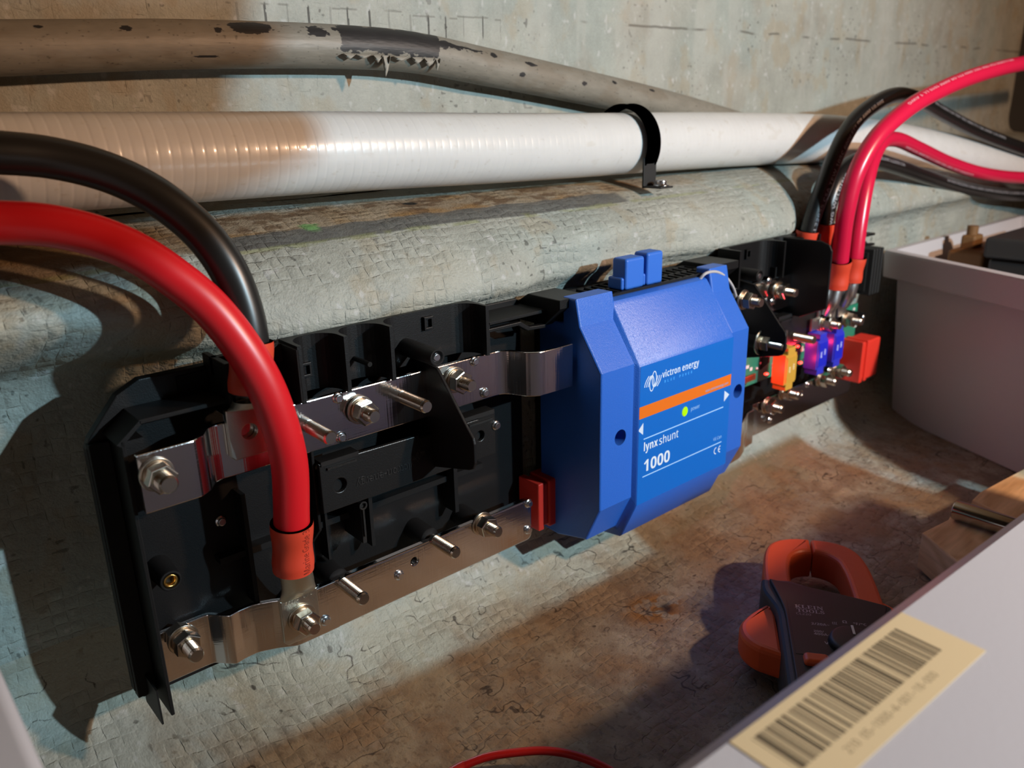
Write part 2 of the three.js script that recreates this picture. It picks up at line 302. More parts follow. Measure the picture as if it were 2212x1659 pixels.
// ------------------------------------------------------------------ fasteners
const studGeoCache = {};
function studGeo(len, r = 0.004) { // threaded stud along +z from 0 to len
  const k = len + '/' + r; if (studGeoCache[k]) return studGeoCache[k];
  const p = [[0.0001, -0.002], [r, -0.002], [r, 0.001]], pitch = 0.00125, n = Math.floor((len - 0.0022) / pitch);
  for (let i = 0; i < n; i++) p.push([r, 0.001 + pitch * (i + 0.1)], [r * 0.84, 0.001 + pitch * (i + 0.5)], [r, 0.001 + pitch * (i + 0.9)]);
  p.push([r, len - 0.0012], [r * 0.82, len], [0.0001, len]);
  return studGeoCache[k] = toCreasedNormals(lathe(p, 26).rotateX(Math.PI / 2), 0.4);
}
const hexPts = (af, a0 = 0.2) => [...Array(6)].map((_, i) => [af / 2 / Math.cos(Math.PI / 6) * Math.cos(a0 + i * Math.PI / 3), af / 2 / Math.cos(Math.PI / 6) * Math.sin(a0 + i * Math.PI / 3)]);
const nutGeos = [0.15, 0.45, 0.75].map((a) => extr(shapeOf(hexPts(0.013, a), [circ(0, 0, 0.0038)]), 0, 0.0066, 0.0007, 2));
const ringGeo = (ri, ro, h) => latheZ([[ri, 0], [ro, 0], [ro, h * 0.75], [ro - h * 0.25, h], [ri, h], [ri, 0]], 32);
const washerGeo = ringGeo(0.0042, 0.0085, 0.0014), springGeo = ringGeo(0.0042, 0.0070, 0.0018), bigWasherGeo = ringGeo(0.0042, 0.0115, 0.0014);
let hexTurn = 0;
function bolt(parent, p, len, { nut = true, at = 0, big = false, r = 0.004 } = {}) { // stud (> washer, spring_washer, nut) on a face at p, pointing along +z
  const s = part(parent, 'stud', studGeo(len, r), M.stud, p);
  if (nut) {
    let z = at; part(s, 'washer', big ? bigWasherGeo : washerGeo, M.washer, V(p.x, p.y, p.z + z)); z += 0.0014;
    part(s, 'spring_washer', springGeo, M.spring, V(p.x, p.y, p.z + z)); z += 0.0018;
    part(s, 'nut', nutGeos[hexTurn++ % 3], M.nut, V(p.x, p.y, p.z + z));
  }
  return s;
}
const screwHead = (() => {
  const c = 0.0011, a = 0.00042, cross = new THREE.Path([[c, a], [a, a], [a, c], [-a, c], [-a, a], [-c, a], [-c, -a], [-a, -a], [-a, -c], [a, -c], [a, -a], [c, -a]].reverse().map(([x, y]) => new THREE.Vector2(x, y)));
  const sh = new THREE.Shape().absarc(0, 0, 0.0024, 0, Math.PI * 2, false); sh.holes.push(cross);
  const head = extr(sh, 0.0006, 0.0026, 0.0006, 3), base = latheZ([[0.0001, 0], [0.0034, 0], [0.0034, 0.0006], [0.0026, 0.0008], [0.0026, 0.0011], [0.0001, 0.0011]], 22);
  return merge([head, base]);
})();
const screw = (parent, p) => part(parent, 'screw', screwHead, M.zinc, p);

// ------------------------------------------------------------------ busbar modules (same moulding used twice, 0.47 m apart)
function strip(pathXZ, th, y0, y1, bev = 0.0006) { // metal strip that follows a path in plan, standing on edge
  const c = new THREE.CatmullRomCurve3(pathXZ.map(([x, z]) => V(x, 0, z)), false, 'catmullrom', 0.3), n = 90, A = [], B = [];
  for (let i = 0; i <= n; i++) { const p = c.getPoint(i / n), t = c.getTangent(i / n); A.push([p.x, p.z]); B.push([p.x + t.z * th, p.z - t.x * th]); }
  return extrY([...A, ...B.reverse()], y0, y1, bev, 2);
}
function slotBlock(dx, edges, zb, zf, y0, y1) { // block with half-round cable slots open to the front
  const pts = [[edges[0] - 0.0012 + dx, zb]]; pts.push([edges[0] - 0.0012 + dx, zf]);
  for (let i = 0; i < edges.length - 1; i++) {
    const a = edges[i] + 0.0012 + dx, b = edges[i + 1] - 0.0012 + dx, d = zf - zb - 0.003, rx = Math.min(0.013, (b - a) / 2);
    pts.push([a, zf]);
    for (let k = 0; k <= 8; k++) { const t = k / 8 * Math.PI / 2; pts.push([a + rx - rx * Math.cos(t), zf - d * 0.35 - d * 0.65 * Math.sin(t)]); }
    for (let k = 0; k <= 8; k++) { const t = k / 8 * Math.PI / 2; pts.push([b - rx + rx * Math.sin(t), zf - d * 0.35 - d * 0.65 * Math.cos(t)]); }
    pts.push([b, zf]);
  }
  pts.push([edges[edges.length - 1] + 0.0012 + dx, zf], [edges[edges.length - 1] + 0.0012 + dx, zb]);
  return extrY(pts.reverse(), y0, y1);
}
const finPts = [[0.006, -0.143], [0.043, -0.1475], [0.0705, -0.1785], [0.0755, -0.1835], [0.0765, -0.187], [0.0765, -0.199], [0.0745, -0.2035], [0.071, -0.2053], [0.034, -0.215], [0.006, -0.217]];
function moduleHousing(g, dx, o = { edges: [0.1905, 0.2187, 0.2487, 0.3205], fin: 0, end: 0.322, clips: [[0.2015, -0.1375], [0.2548, -0.1315], [0.287, -0.126]] }) {
  part(g, 'base_plate', merge([
    extr(shapeOf([...(o.bare ? [[0.113 + dx, -0.306]] : [[0.086 + dx, -0.300], [0.09 + dx, -0.306]]), [0.372 + dx, -0.306], [0.3745 + dx, -0.302], [0.3745 + dx, -0.130], [0.371 + dx, -0.126], ...(o.bare ? [[0.113 + dx, -0.126]] : [ [0.116 + dx, -0.126], [0.104 + dx, -0.132], [0.088 + dx, -0.151], [0.086 + dx, -0.156]])]), 0.0, 0.0065, 0.0006),
    box(0.14 + dx, 0.33 + dx, -0.24, -0.236, 0.006, 0.014), box(0.30 + dx, 0.303 + dx, -0.262, -0.22, 0.006, 0.02), box(0.2335 + dx, 0.236 + dx, -0.262, -0.22, 0.006, 0.02), box(0.205 + dx, 0.2065 + dx, -0.262, -0.226, 0.006, 0.016), box(0.155 + dx, 0.1575 + dx, -0.27, -0.2, 0.006, 0.018),
  ]), M.black);
  if (!o.bare) part(g, 'side_wall', merge([box(0.0965 + dx, 0.0985 + dx, -0.308, -0.1485, 0.004, 0.030, 0.0006), box(0.0865 + dx, 0.0965 + dx, -0.303, -0.153, 0.004, 0.010, 0.0006), box(0.0915 + dx, 0.0925 + dx, -0.312, -0.29, 0.003, 0.028)]), M.black);
  if (!o.bare) part(g, 'top_wall', merge([box(0.106 + dx, 0.168 + dx, -0.1415, -0.139, 0.004, 0.030, 0.0006), extrX([[0.004, -0.1505], [0.030, -0.1505], [0.030, -0.148], [0.004, -0.148]], 0.0965 + dx, 0.107 + dx), extr(shapeOf([[0.0965 + dx, -0.1505], [0.107 + dx, -0.1415], [0.107 + dx, -0.139], [0.0945 + dx, -0.149]]), 0.004, 0.030), box(0.134 + dx, 0.168 + dx, -0.1415, -0.1285, 0.004, 0.0075)]), M.black);
  const gland = merge([box(0.150 + dx, 0.1535 + dx, -0.150, -0.1195, 0.004, 0.034, 0.0006), box(0.1885 + dx, 0.1905 + dx, -0.150, -0.1195, 0.004, 0.036, 0.0006), box(0.150 + dx, 0.1905 + dx, -0.1295, -0.1195, 0.0135, 0.0185, 0.0006)]);
  if (!o.bare) part(g, 'cable_gland', gland, M.black);
  part(g, 'slot_block', merge([slotBlock(dx, o.edges, 0.0138, 0.036, -0.1505, -0.1178), box(o.edges[0] + dx, o.end + dx, -0.1505, -0.13, 0.006, 0.014)]), M.black);
  // square clip sockets inside the slots
  for (const [x, y] of o.clips) { const s = shapeOf([[-0.0034, -0.0042], [0.0034, -0.0042], [0.0034, 0.0042], [-0.0034, 0.0042]], [new THREE.Path([[-0.002, -0.0026], [-0.002, 0.0026], [0.002, 0.0026], [0.002, -0.0026]].map(([a, b]) => new THREE.Vector2(a, b)))]); part(g, 'clip_socket', extr(s, 0.0165, 0.0195, 0.0003).translate(x + dx, y, 0), M.black); }
  part(g, 'peg', cyl(V(0.234 + dx, -0.138, 0.014), V(0.234 + dx, -0.138, 0.034), 0.0015, 12), M.black);
  part(g, 'tall_divider', merge([extrX([[0.006, -0.245], [0.018, -0.245], [0.03, -0.232], [0.03, -0.1415], [0.006, -0.1415]], 0.1935 + dx, 0.1955 + dx, 0.0006)]), M.black);
  const fx = dx + o.fin;
  const boss = part(g, 'screw_boss', merge([latheZ([[0.0058, 0.005], [0.0052, 0.0495], [0.0050, 0.0502], [0.0034, 0.0502], [0.0032, 0.0475], [0.0001, 0.0475]], 26).translate(0.2703 + fx, -0.1384, 0)]), M.black);
  part(boss, 'screw', screwHead, M.zinc, V(0.2703 + fx, -0.1384, 0.0473));
  part(g, 'divider_fin', extrX(finPts, 0.2742 + fx, 0.2764 + fx, 0.0006), M.black);
  const shelf = part(g, 'shelf', merge([
    extr(shapeOf([[0.1955 + dx, -0.220], [0.3255 + dx, -0.2205], [0.3255 + dx, -0.191], [0.311 + dx, -0.191], [0.311 + dx, -0.1925], [0.264 + dx, -0.1925], [0.264 + dx, -0.1905], [0.1955 + dx, -0.189]], [circ(0.2075 + dx, -0.2055, 0.0044), circ(0.3125 + dx, -0.2045, 0.0036)]), 0.0315, 0.0345, 0.0005),
    box(0.1965 + dx, 0.221 + dx, -0.1905, -0.1878, 0.026, 0.0352), box(0.2 + dx, 0.219 + dx, -0.1935, -0.1922, 0.0345, 0.0358), box(0.299 + dx, 0.3245 + dx, -0.1915, -0.1885, 0.026, 0.0352), box(0.303 + dx, 0.3235 + dx, -0.1955, -0.194, 0.0345, 0.0358),
    box(0.1955 + dx, 0.3255 + dx, -0.2205, -0.2185, 0.010, 0.0325),
  ]), M.shelf);
  part(shelf, 'hole_recess', cyl(V(0.2075 + dx, -0.2055, 0.028), V(0.2075 + dx, -0.2055, 0.031), 0.0056), M.black); part(shelf, 'hole_recess', cyl(V(0.3125 + dx, -0.2045, 0.028), V(0.3125 + dx, -0.2045, 0.031), 0.0046), M.black);
  part(g, 'guide_pin', merge([new THREE.TorusGeometry(0.0022, 0.0007, 8, 18).translate(0.2238 + dx, -0.2262, 0.03), box(0.2232 + dx, 0.2244 + dx, -0.247, -0.2284, 0.0288, 0.0302), box(0.2225 + dx, 0.2251 + dx, -0.252, -0.225, 0.006, 0.0288)]), M.shelf);
  part(g, 'end_bracket', merge([box(0.3225 + dx, 0.3745 + dx, -0.1325, -0.130, 0.006, 0.032, 0.0006), box(0.3225 + dx, 0.3255 + dx, -0.1505, -0.130, 0.006, 0.032), extr(shapeOf([[0.3225 + dx, -0.1345], [0.352 + dx, -0.1345], [0.360 + dx, -0.1395], [0.3745 + dx, -0.1405], [0.3745 + dx, -0.143], [0.358 + dx, -0.142], [0.350 + dx, -0.137], [0.3225 + dx, -0.137]]), 0.028, 0.0325, 0.0005)]), M.black);
}
function upperBar(g, dx, whole = true) {
  return part(g, 'busbar', strip([[0.0985, 0.0445], [0.115, 0.0445], [0.126, 0.0442], [0.1325, 0.040], [0.137, 0.0335], [0.143, 0.0312], [0.155, 0.0318], [0.168, 0.0315], [0.20, 0.0315], [0.26, 0.0315], [0.31, 0.0315], [0.332, 0.0315], [0.338, 0.036], [0.343, 0.047], [0.350, 0.0525], [0.362, 0.0535], [0.3795, 0.0535]].slice(whole ? 0 : 6, whole ? 17 : 12).map(([x, z]) => [x + dx, z]), 0.003, -0.1815, -0.151), M.bar, undefined, 'plated upper busbar with stepped ends');
}
function lowerBar(g, dx, whole = true) {
  const m = part(g, 'busbar', merge([strip([[0.1005, 0.0115], [0.118, 0.0115], [0.1285, 0.0120], [0.1335, 0.0175], [0.138, 0.0215], [0.144, 0.0205], [0.152, 0.0205], [0.162, 0.0245], [0.172, 0.0302], [0.182, 0.0308], [0.20, 0.0308]].slice(whole ? 0 : 8).map(([x, z]) => [x + dx, z]), 0.003, -0.3005, -0.268)]), M.bar, undefined, 'plated lower busbar with wavy connecting end');
  const s = new THREE.Shape(), x0 = 0.19 + dx, x1 = 0.3605 + dx, y0 = -0.3005, y1 = -0.268, r = 0.005;
  s.moveTo(x0, y0); s.lineTo(x1 - r, y0); s.absarc(x1 - r, y0 + r, r, -Math.PI / 2, 0, false); s.lineTo(x1, y1 - 0.002); s.absarc(x1 - 0.002, y1 - 0.002, 0.002, 0, Math.PI / 2, false); s.lineTo(x0, y1); s.closePath();
  s.holes.push(circ(0.2572 + dx, -0.2776, 0.0024));
  part(m, 'bar_end', extr(s, 0.0255, 0.0308, 0.0012, 3), M.bar);
  return m;
}
function spacers(g, dx, list) { for (const [x, y] of list) part(g, 'stud_boss', latheZ([[0.0075, 0.005], [0.0068, 0.0254], [0.0001, 0.0254]], 20).translate(x + dx, y, 0), M.black); }

const font = await new FontLoader().loadAsync('fonts/droid/droid_sans_regular.typeface.json');
// --- left-hand module
const pin = thing('busbar_module', 'open black busbar module with two plated bars left of blue box', 'busbar', V(0.24, -0.306, 0));
moduleHousing(pin, 0);
upperBar(pin, 0); lowerBar(pin, 0);
{ // moulded lettering and emblem, upside down on the shelf
  const shelf = pin.children.find((c) => c.name === 'shelf'), mm = phys(rgb(0.022, 0.021, 0.021), 0.3);
  const tg = new TextGeometry('victron-energy', { font, size: 0.0046, depth: 0.0004, curveSegments: 3, bevelEnabled: false }); tg.computeBoundingBox(); tg.translate(-tg.boundingBox.max.x / 2, -0.0022, 0).rotateZ(Math.PI).translate(0.2385, -0.2085, 0.0344);
  part(shelf, 'moulded_lettering', tg, mm);
  const rings = []; for (const s of [-1, 1]) { rings.push(new THREE.TorusGeometry(0.0022, 0.00025, 6, 24).scale(0.5, 1.35, 1).translate(0.2628 + s * 0.0006, -0.2035 + s * 0.0006, 0.0345)); for (let k = 0; k < 3; k++) rings.push(new THREE.TorusGeometry(0.0026, 0.00025, 6, 12, 1.5).rotateZ(s > 0 ? 2.9 : -0.3).translate(0.2628 - s * (0.0005 + k * 0.0011), -0.2035 + s * 0.0004, 0.0345)); }
  const em = part(shelf, 'moulded_emblem', merge(rings), mm); em.userData.kind = 'stuff';
}
spacers(pin, 0, [[0.205, -0.2712], [0.2738, -0.269], [0.3135, -0.2725], [0.18, -0.281]]);
const UZ = 0.0315, LZ = 0.0308;
bolt(pin, pz(670, 922, UZ), 0.0235, { nut: false });
bolt(pin, pz(775, 884, UZ), 0.0175, { at: 0.0012 });
bolt(pin, pz(872, 858, UZ), 0.0245, { nut: false });
bolt(pin, pz(981, 820, UZ), 0.0185, { at: 0.0004 });
bolt(pin, pz(741, 1259, LZ), 0.0245, { nut: false });
bolt(pin, pz(940, 1167, LZ), 0.0230, { nut: false });
bolt(pin, pz(1040, 1130, LZ), 0.0185);
bolt(pin, pz(338, 1024, 0.0445), 0.0175, { r: 0.0046 });
bolt(pin, pz(385, 1368, 0.0115), 0.0275, { at: 0.007, r: 0.0042 });
{ const p = pz(385, 1368, 0.0115); part(pin, 'nut', nutGeos[1], M.nut, V(p.x - 0.0005, p.y + 0.0005, p.z + 0.0002)); }
for (const [u, v, z] of [[729, 859, UZ], [736, 944, UZ], [1024, 780, UZ], [1046, 848, UZ], [1071, 918, 0.0345], [862, 1242, LZ], [1141, 1087, LZ], [1140, 1144, LZ], [703, 1340, LZ]]) screw(pin, pz(u, v, z));
screw(pin, pz(477, 1125, 0.0067));
{ const p = pz(370, 1256, 0.026); part(pin, 'screw_boss', latheZ([[0.0072, 0.005], [0.0058, 0.025], [0.0054, 0.026], [0.0042, 0.026], [0.0042, 0.022], [0.0001, 0.022]], 26).translate(p.x, p.y, 0), M.black); part(pin, 'brass_insert', latheZ([[0.0020, 0.020], [0.0040, 0.020], [0.0040, 0.0255], [0.0026, 0.0255], [0.0020, 0.0235], [0.0020, 0.020]], 24).translate(p.x, p.y, 0), M.brass, undefined, 'brass threaded insert'); }
{ const p = pz(1197, 942, 0.012); part(pin, 'screw_boss', latheZ([[0.0048, 0.005], [0.0046, 0.0125], [0.0030, 0.0125], [0.0028, 0.011], [0.0001, 0.011]], 24).translate(p.x, p.y, 0), M.shelf); screw(pin, V(p.x, p.y, 0.011)); }

// ------------------------------------------------------------------ blue shunt unit
const shunt = thing('shunt_unit', 'blue angular power unit with orange stripe and glowing green light', 'shunt', V(0.477, -0.31, 0));
{
  const xl = 0.3833, xr = 0.5545;
  part(shunt, 'base', merge([
    box(0.392, 0.5625, -0.300, -0.128, 0.001, 0.040, 0.001),
    extrX([[0.001, -0.142], [0.030, -0.142], [0.046, -0.128], [0.046, -0.122], [0.014, -0.122], [0.001, -0.130]], 0.375, 0.402, 0.0006),
    extrX([[0.001, -0.142], [0.030, -0.142], [0.046, -0.128], [0.046, -0.122], [0.014, -0.122], [0.001, -0.130]], 0.548, 0.580, 0.0006),
  ]), M.black);
  // cover: side strips follow the same stepped outline in section; the raised hood between them carries the label
  const sideSec = [[0.016, -0.3035], [0.034, -0.3045], [0.0635, -0.2975], [0.0768, -0.2695], [0.0765, -0.1685], [0.0565, -0.1400], [0.0525, -0.1215], [0.040, -0.1215], [0.040, -0.1395], [0.030, -0.1395], [0.016, -0.1395]];
  const strip0 = extr(shapeOf(sideSec), -0.4200, -xl, 0.0016, 3).rotateY(-Math.PI / 2), strip1 = extr(shapeOf(sideSec), -xr, -0.5303, 0.0016, 3).rotateY(-Math.PI / 2);
  const hp = pz(1340, 945, 0.0766), drill = (g, x) => { // screw hole through the strip
    const ev = new Evaluator(); ev.useGroups = false; ev.attributes = ['position', 'normal', 'uv'];
    const A = new Brush(g), B = new Brush(new THREE.CylinderGeometry(0.0060, 0.0056, 0.030, 32).rotateX(Math.PI / 2).translate(x, hp.y, 0.0735)); A.updateMatrixWorld(); B.updateMatrixWorld();
    return ev.evaluate(A, B, SUBTRACTION).geometry;
  };
  part(shunt, 'cover_side', drill(strip0, hp.x), M.blue); part(shunt, 'cover_side', drill(strip1, 0.5440), M.blue);
  const hoodSec = [[0.022, -0.3075], [0.040, -0.3110], [0.0645, -0.3075], [0.0668, -0.3055], [0.0792, -0.2785], [0.0800, -0.2760], [0.0800, -0.1715], [0.0791, -0.1690], [0.0545, -0.1315], [0.0525, -0.1290], [0.049, -0.1275], [0.044, -0.1275], [0.022, -0.142]];
  const lowSec = [[0.022, -0.3065], [0.030, -0.3075], [0.0610, -0.3000], [0.0630, -0.2975], [0.0755, -0.2700], [0.0759, -0.2690], [0.0759, -0.1690], [0.0752, -0.1675], [0.0560, -0.1405], [0.0552, -0.1380], [0.0515, -0.1285], [0.044, -0.1280], [0.022, -0.142]];
  { // hood lofted out of the left strip, ending in a small step at the right
    const st = []; for (let i = 0; i <= 6; i++) { const t = i / 6, k = sst(0, 1, t); st.push([mix(0.4150, 0.4190, t), lowSec.map(([z, y], j) => [mix(z, hoodSec[j][0], k), mix(y, hoodSec[j][1], k)])]); }
    st.push([0.5278, hoodSec], [0.5287, hoodSec.map(([z, y]) => [z - 0.0012, y * 0.996 - 0.0008])], [0.5288, lowSec.map(([z, y]) => [z - 0.004, y * 0.98 - 0.004])]);
    const tri = []; const v = (q, i, j) => V(q[i][0], q[i][1][j][1], q[i][1][j][0]);
    for (let i = 0; i < st.length - 1; i++) for (let j = 0; j < hoodSec.length - 1; j++) { const A = v(st, i, j), B = v(st, i + 1, j), C = v(st, i + 1, j + 1), D = v(st, i, j + 1); tri.push(A, B, C, A, C, D); }
    const g = new THREE.BufferGeometry().setFromPoints(tri), uv = []; for (const p of tri) uv.push(p.x, p.y + p.z); g.setAttribute('uv', new THREE.Float32BufferAttribute(uv, 2));
    part(shunt, 'hood', toCreasedNormals(g, 0.45), M.blue);
  }
  const label = canvasTex(1024, 976, (c, w, h) => {
    c.fillStyle = '#0b66c3'; c.fillRect(0, 0, w, h);
    const X = (u) => u * w, Y = (v) => v * h;
    c.fillStyle = '#e2701c'; c.fillRect(0, Y(0.282), w, Y(0.086));
    c.strokeStyle = '#a9d4ff'; c.lineWidth = 8; c.beginPath(); c.moveTo(X(0.062), Y(0.522)); c.lineTo(X(0.922), Y(0.522)); c.moveTo(X(0.062), Y(0.801)); c.lineTo(X(0.926), Y(0.801)); c.stroke();
    const ink = '#cfdcef'; c.fillStyle = ink;
    c.beginPath(); c.moveTo(X(0.006), Y(0.445)); c.lineTo(X(0.055), Y(0.40)); c.lineTo(X(0.055), Y(0.488)); c.fill();
    c.beginPath(); c.moveTo(X(0.985), Y(0.440)); c.lineTo(X(0.925), Y(0.396)); c.lineTo(X(0.925), Y(0.482)); c.fill();
    const fit = (t, x, y, wd, size, font = 'sans-serif', style = '') => { c.save(); c.font = style + ' ' + size + 'px ' + font; const m = c.measureText(t).width; c.translate(x, y); c.scale(wd / m, 1); c.fillText(t, 0, 0); c.restore(); };
    fit('victron energy', X(0.226), Y(0.128), X(0.385), 66, 'sans-serif', 'bold');
    c.fillStyle = '#4aa6f5'; ['B', 'L', 'U', 'E', '', 'P', 'O', 'W', 'E', 'R'].forEach((t, i) => fit(t || ' ', X(0.25 + 0.0305 * i), Y(0.168), t ? 15 : 1, 26, 'sans-serif', 'bold'));
    // emblem: two sets of arcs and two crossing loops
    c.strokeStyle = ink; c.lineWidth = 7.5; c.lineCap = 'round';
    const cx = X(0.137), cy = Y(0.128);
    for (const [ox, sgn] of [[-1, 1], [1, -1]]) for (let k = 0; k < 3; k++) { c.beginPath(); for (let i = 0; i <= 14; i++) { const t = i / 14, px = cx + sgn * (-82 + 19 * k + 38 * Math.pow(t, 1.8)), pyy = cy + sgn * (22 - 64 * t + 6 * k * 0.4); i ? c.lineTo(px, pyy) : c.moveTo(px, pyy); } c.stroke(); }
    for (const s of [-1, 1]) { c.beginPath(); c.ellipse(cx + s * 12, cy - s * 12, 21, 52, 0, 0, Math.PI * 2); c.stroke(); }
    fit('www.victronenergy.com', X(0.70), Y(0.352), X(0.265), 26); // on the stripe
    c.fillStyle = '#9fc4ee'; fit('power', X(0.545), Y(0.452), X(0.10), 40);
    c.fillStyle = '#dde6f2'; fit('lynx', X(0.062), Y(0.612), X(0.145), 82, 'sans-serif', 'bold'); fit('shunt', X(0.218), Y(0.612), X(0.205), 82);
    fit('1000', X(0.068), Y(0.768), X(0.275), 118, 'sans-serif', 'bold');
    c.fillStyle = '#9fc4ee'; fit('VE.Can', X(0.825), Y(0.768), X(0.10), 34);
    c.strokeStyle = '#dde6f2'; c.lineWidth = 8; c.lineCap = 'butt';
    for (const ex of [0.868, 0.918]) { c.beginPath(); c.arc(X(ex), Y(0.856), 24, Math.PI * 0.5, Math.PI * 1.5); c.stroke(); }
    c.beginPath(); c.moveTo(X(0.918) - 24, Y(0.856)); c.lineTo(X(0.918) - 2, Y(0.856)); c.stroke();
  });
  label.anisotropy = 8;
  const lp = part(shunt, 'label', new THREE.ExtrudeGeometry(shapeOf([[0.4190, -0.2764], [0.5282, -0.2764], [0.5282, -0.1706], [0.4190, -0.1706]]), { depth: 0.0002, bevelEnabled: false }).translate(0, 0, 0.0799), null);
  { const g = lp.geometry, p = g.attributes.position, uv = g.attributes.uv; for (let i = 0; i < p.count; i++) { const x = p.getX(i) + 0.477, y = p.getY(i) - 0.31; uv.setXY(i, (x - 0.4176) / 0.1113, (y + 0.1704 + 0.106) / 0.106); } }
  lp.material = std(0xffffff, 0.38, 0, { map: label }); lp.userData.label = 'printed blue label with orange stripe';
  const L = pz(1480, 889, 0.0803);
  const ledM = std(rgb(0.10, 0.5, 0.0), 0.4, 0, { emissive: rgb(0.62, 1.0, 0.0), emissiveIntensity: 0.75 });
  part(shunt, 'power_light', latheZ([[0.0001, 0.0006], [0.0026, 0.0006], [0.0035, 0.0], [0.0001, -0.0001]], 24).scale(1, 1.12, 1), ledM, V(L.x, L.y, 0.0801), 'glowing yellow green light');
  // vent grille along the top, between the black base and the hood
  const bars = [box(0.404, 0.546, -0.128, -0.1255, 0.015, 0.0175), box(0.404, 0.546, -0.128, -0.1255, 0.0445, 0.047), box(0.404, 0.546, -0.128, -0.1255, 0.030, 0.032)];
  for (let i = 0; i <= 18; i++) bars.push(box(0.404 + i * 0.00785, 0.4058 + i * 0.00785, -0.128, -0.1255, 0.016, 0.046));
  part(shunt, 'vent_grille', merge(bars), M.black);
  part(shunt, 'busbar_end', strip([[0.566, 0.051], [0.574, 0.051], [0.582, 0.047], [0.588, 0.037], [0.594, 0.0315], [0.61, 0.0312]], 0.003, -0.1815, -0.151), M.bar);
  part(shunt, 'busbar_end', strip([[0.560, 0.046], [0.586, 0.046], [0.603, 0.0445], [0.616, 0.040], [0.628, 0.0345], [0.642, 0.0325]], 0.003, -0.3065, -0.272), M.bar);
  // top wall of the cover behind the hood, with a corner notch
}
const tabs = [[0.4425, 0.4630, -0.1035], [0.4660, 0.4840, -0.1020]];
tabs.forEach(([x0, x1, yt], i) => {
  const t = thing('network_plug', i ? 'narrower blue plug on the vent grille, on the fuse module side' : 'wider blue plug on the vent grille, beside the narrower one', 'plug', V((x0 + x1) / 2, -0.1255, 0.034), 'blue plugs on top of the blue unit');
  part(t, 'body', box(x0, x1, -0.1262, yt, 0.0305, 0.0445, 0.0022), M.blueTab);
  part(t, 'shoulder', box(x0 - 0.0022, x1 - 0.003, -0.1262, -0.1170, 0.0285, 0.0425, 0.0018), M.blueTab);
});

// ------------------------------------------------------------------ right-hand distribution module
const DX = 0.47;
const dist = thing('busbar_module', 'black fuse module with green boards and coloured fuses beside white tub', 'busbar', V(0.24 + DX, -0.306, 0));
moduleHousing(dist, DX, { bare: true, edges: [0.1273, 0.1961, 0.2253, 0.2555, 0.286, 0.3165], fin: -0.134, end: 0.322, clips: [[0.165, -0.127], [0.212, -0.130]] });
upperBar(dist, DX, false); lowerBar(dist, DX, false);
bolt(dist, pz(1603, 647, 0.0515), 0.0185, { at: 0.001 });
bolt(dist, pz(1678, 626, 0.033), 0.0200, { at: 0.001 });
bolt(dist, pz(1652, 874, 0.031), 0.0195, { at: 0.0016 });
bolt(dist, pz(1688, 845, 0.031), 0.0195, { at: 0.0016 });
bolt(dist, pz(1768, 817, 0.031), 0.0195, { at: 0.0016 });
bolt(dist, pz(1800, 798, 0.031), 0.0195, { at: 0.0016 });
bolt(dist, pz(1640, 738, 0.050), 0.0250, { at: 0.002, big: true });
{ const q = pz(1640, 738, 0.050); part(dist, 'stud_boss', latheZ([[0.0075, 0.005], [0.0068, 0.0495], [0.0001, 0.0495]], 20).translate(q.x, q.y, 0), M.black); }
bolt(dist, pz(1716, 726, 0.036), 0.0210, { nut: false });
for (const [u, v] of [[1661, 606], [1668, 651], [1743, 830], [1662, 907], [1790, 800]]) screw(dist, pz(u, v, 0.0335));
{
  const pcbA = part(dist, 'circuit_board', box(0.595, 0.845, -0.252, -0.206, 0.020, 0.0216), M.pcb, undefined, 'green circuit board');
  const bits = [], pads = []; seed = 91;
  for (let i = 0; i < 90; i++) { const x = 0.598 + rnd() * 0.244, y = -0.25 + rnd() * 0.042, a = 0.0008 + rnd() * 0.0022, b = 0.0006 + rnd() * 0.0014; (i % 3 ? bits : pads).push(box(x - a, x + a, y - b, y + b, 0.0214, 0.0222 + rnd() * 0.0012)); }
  part(pcbA, 'solder_pads', merge(pads), M.zinc).userData.kind = 'stuff'; part(pcbA, 'components', merge(bits), M.white).userData.kind = 'stuff';
  for (const x of [0.634, 0.706, 0.752]) part(dist, 'copper_link', box(x, x + 0.019, -0.247, -0.241, 0.0216, 0.0245, 0.0006), M.copper);
  // the tall black plate in front of the cable entry
  part(dist, 'cable_shield', extrX([[0.006, -0.118], [0.040, -0.118], [0.046, -0.121], [0.048, -0.126], [0.048, -0.178], [0.030, -0.190], [0.006, -0.190]].map(([z, y]) => [z * 1.42, y]), 0.689, 0.6915, 0.0008), M.black);
  const sl = []; for (let i = 0; i < 4; i++) sl.push(box(0.860 + i * 0.0062, 0.8635 + i * 0.0062, -0.200, -0.1500, 0.004, 0.026, 0.0012));
  part(dist, 'ribbed_seal', merge([...sl, box(0.858, 0.8825, -0.196, -0.154, 0.004, 0.020)]), M.blackRubber);
}
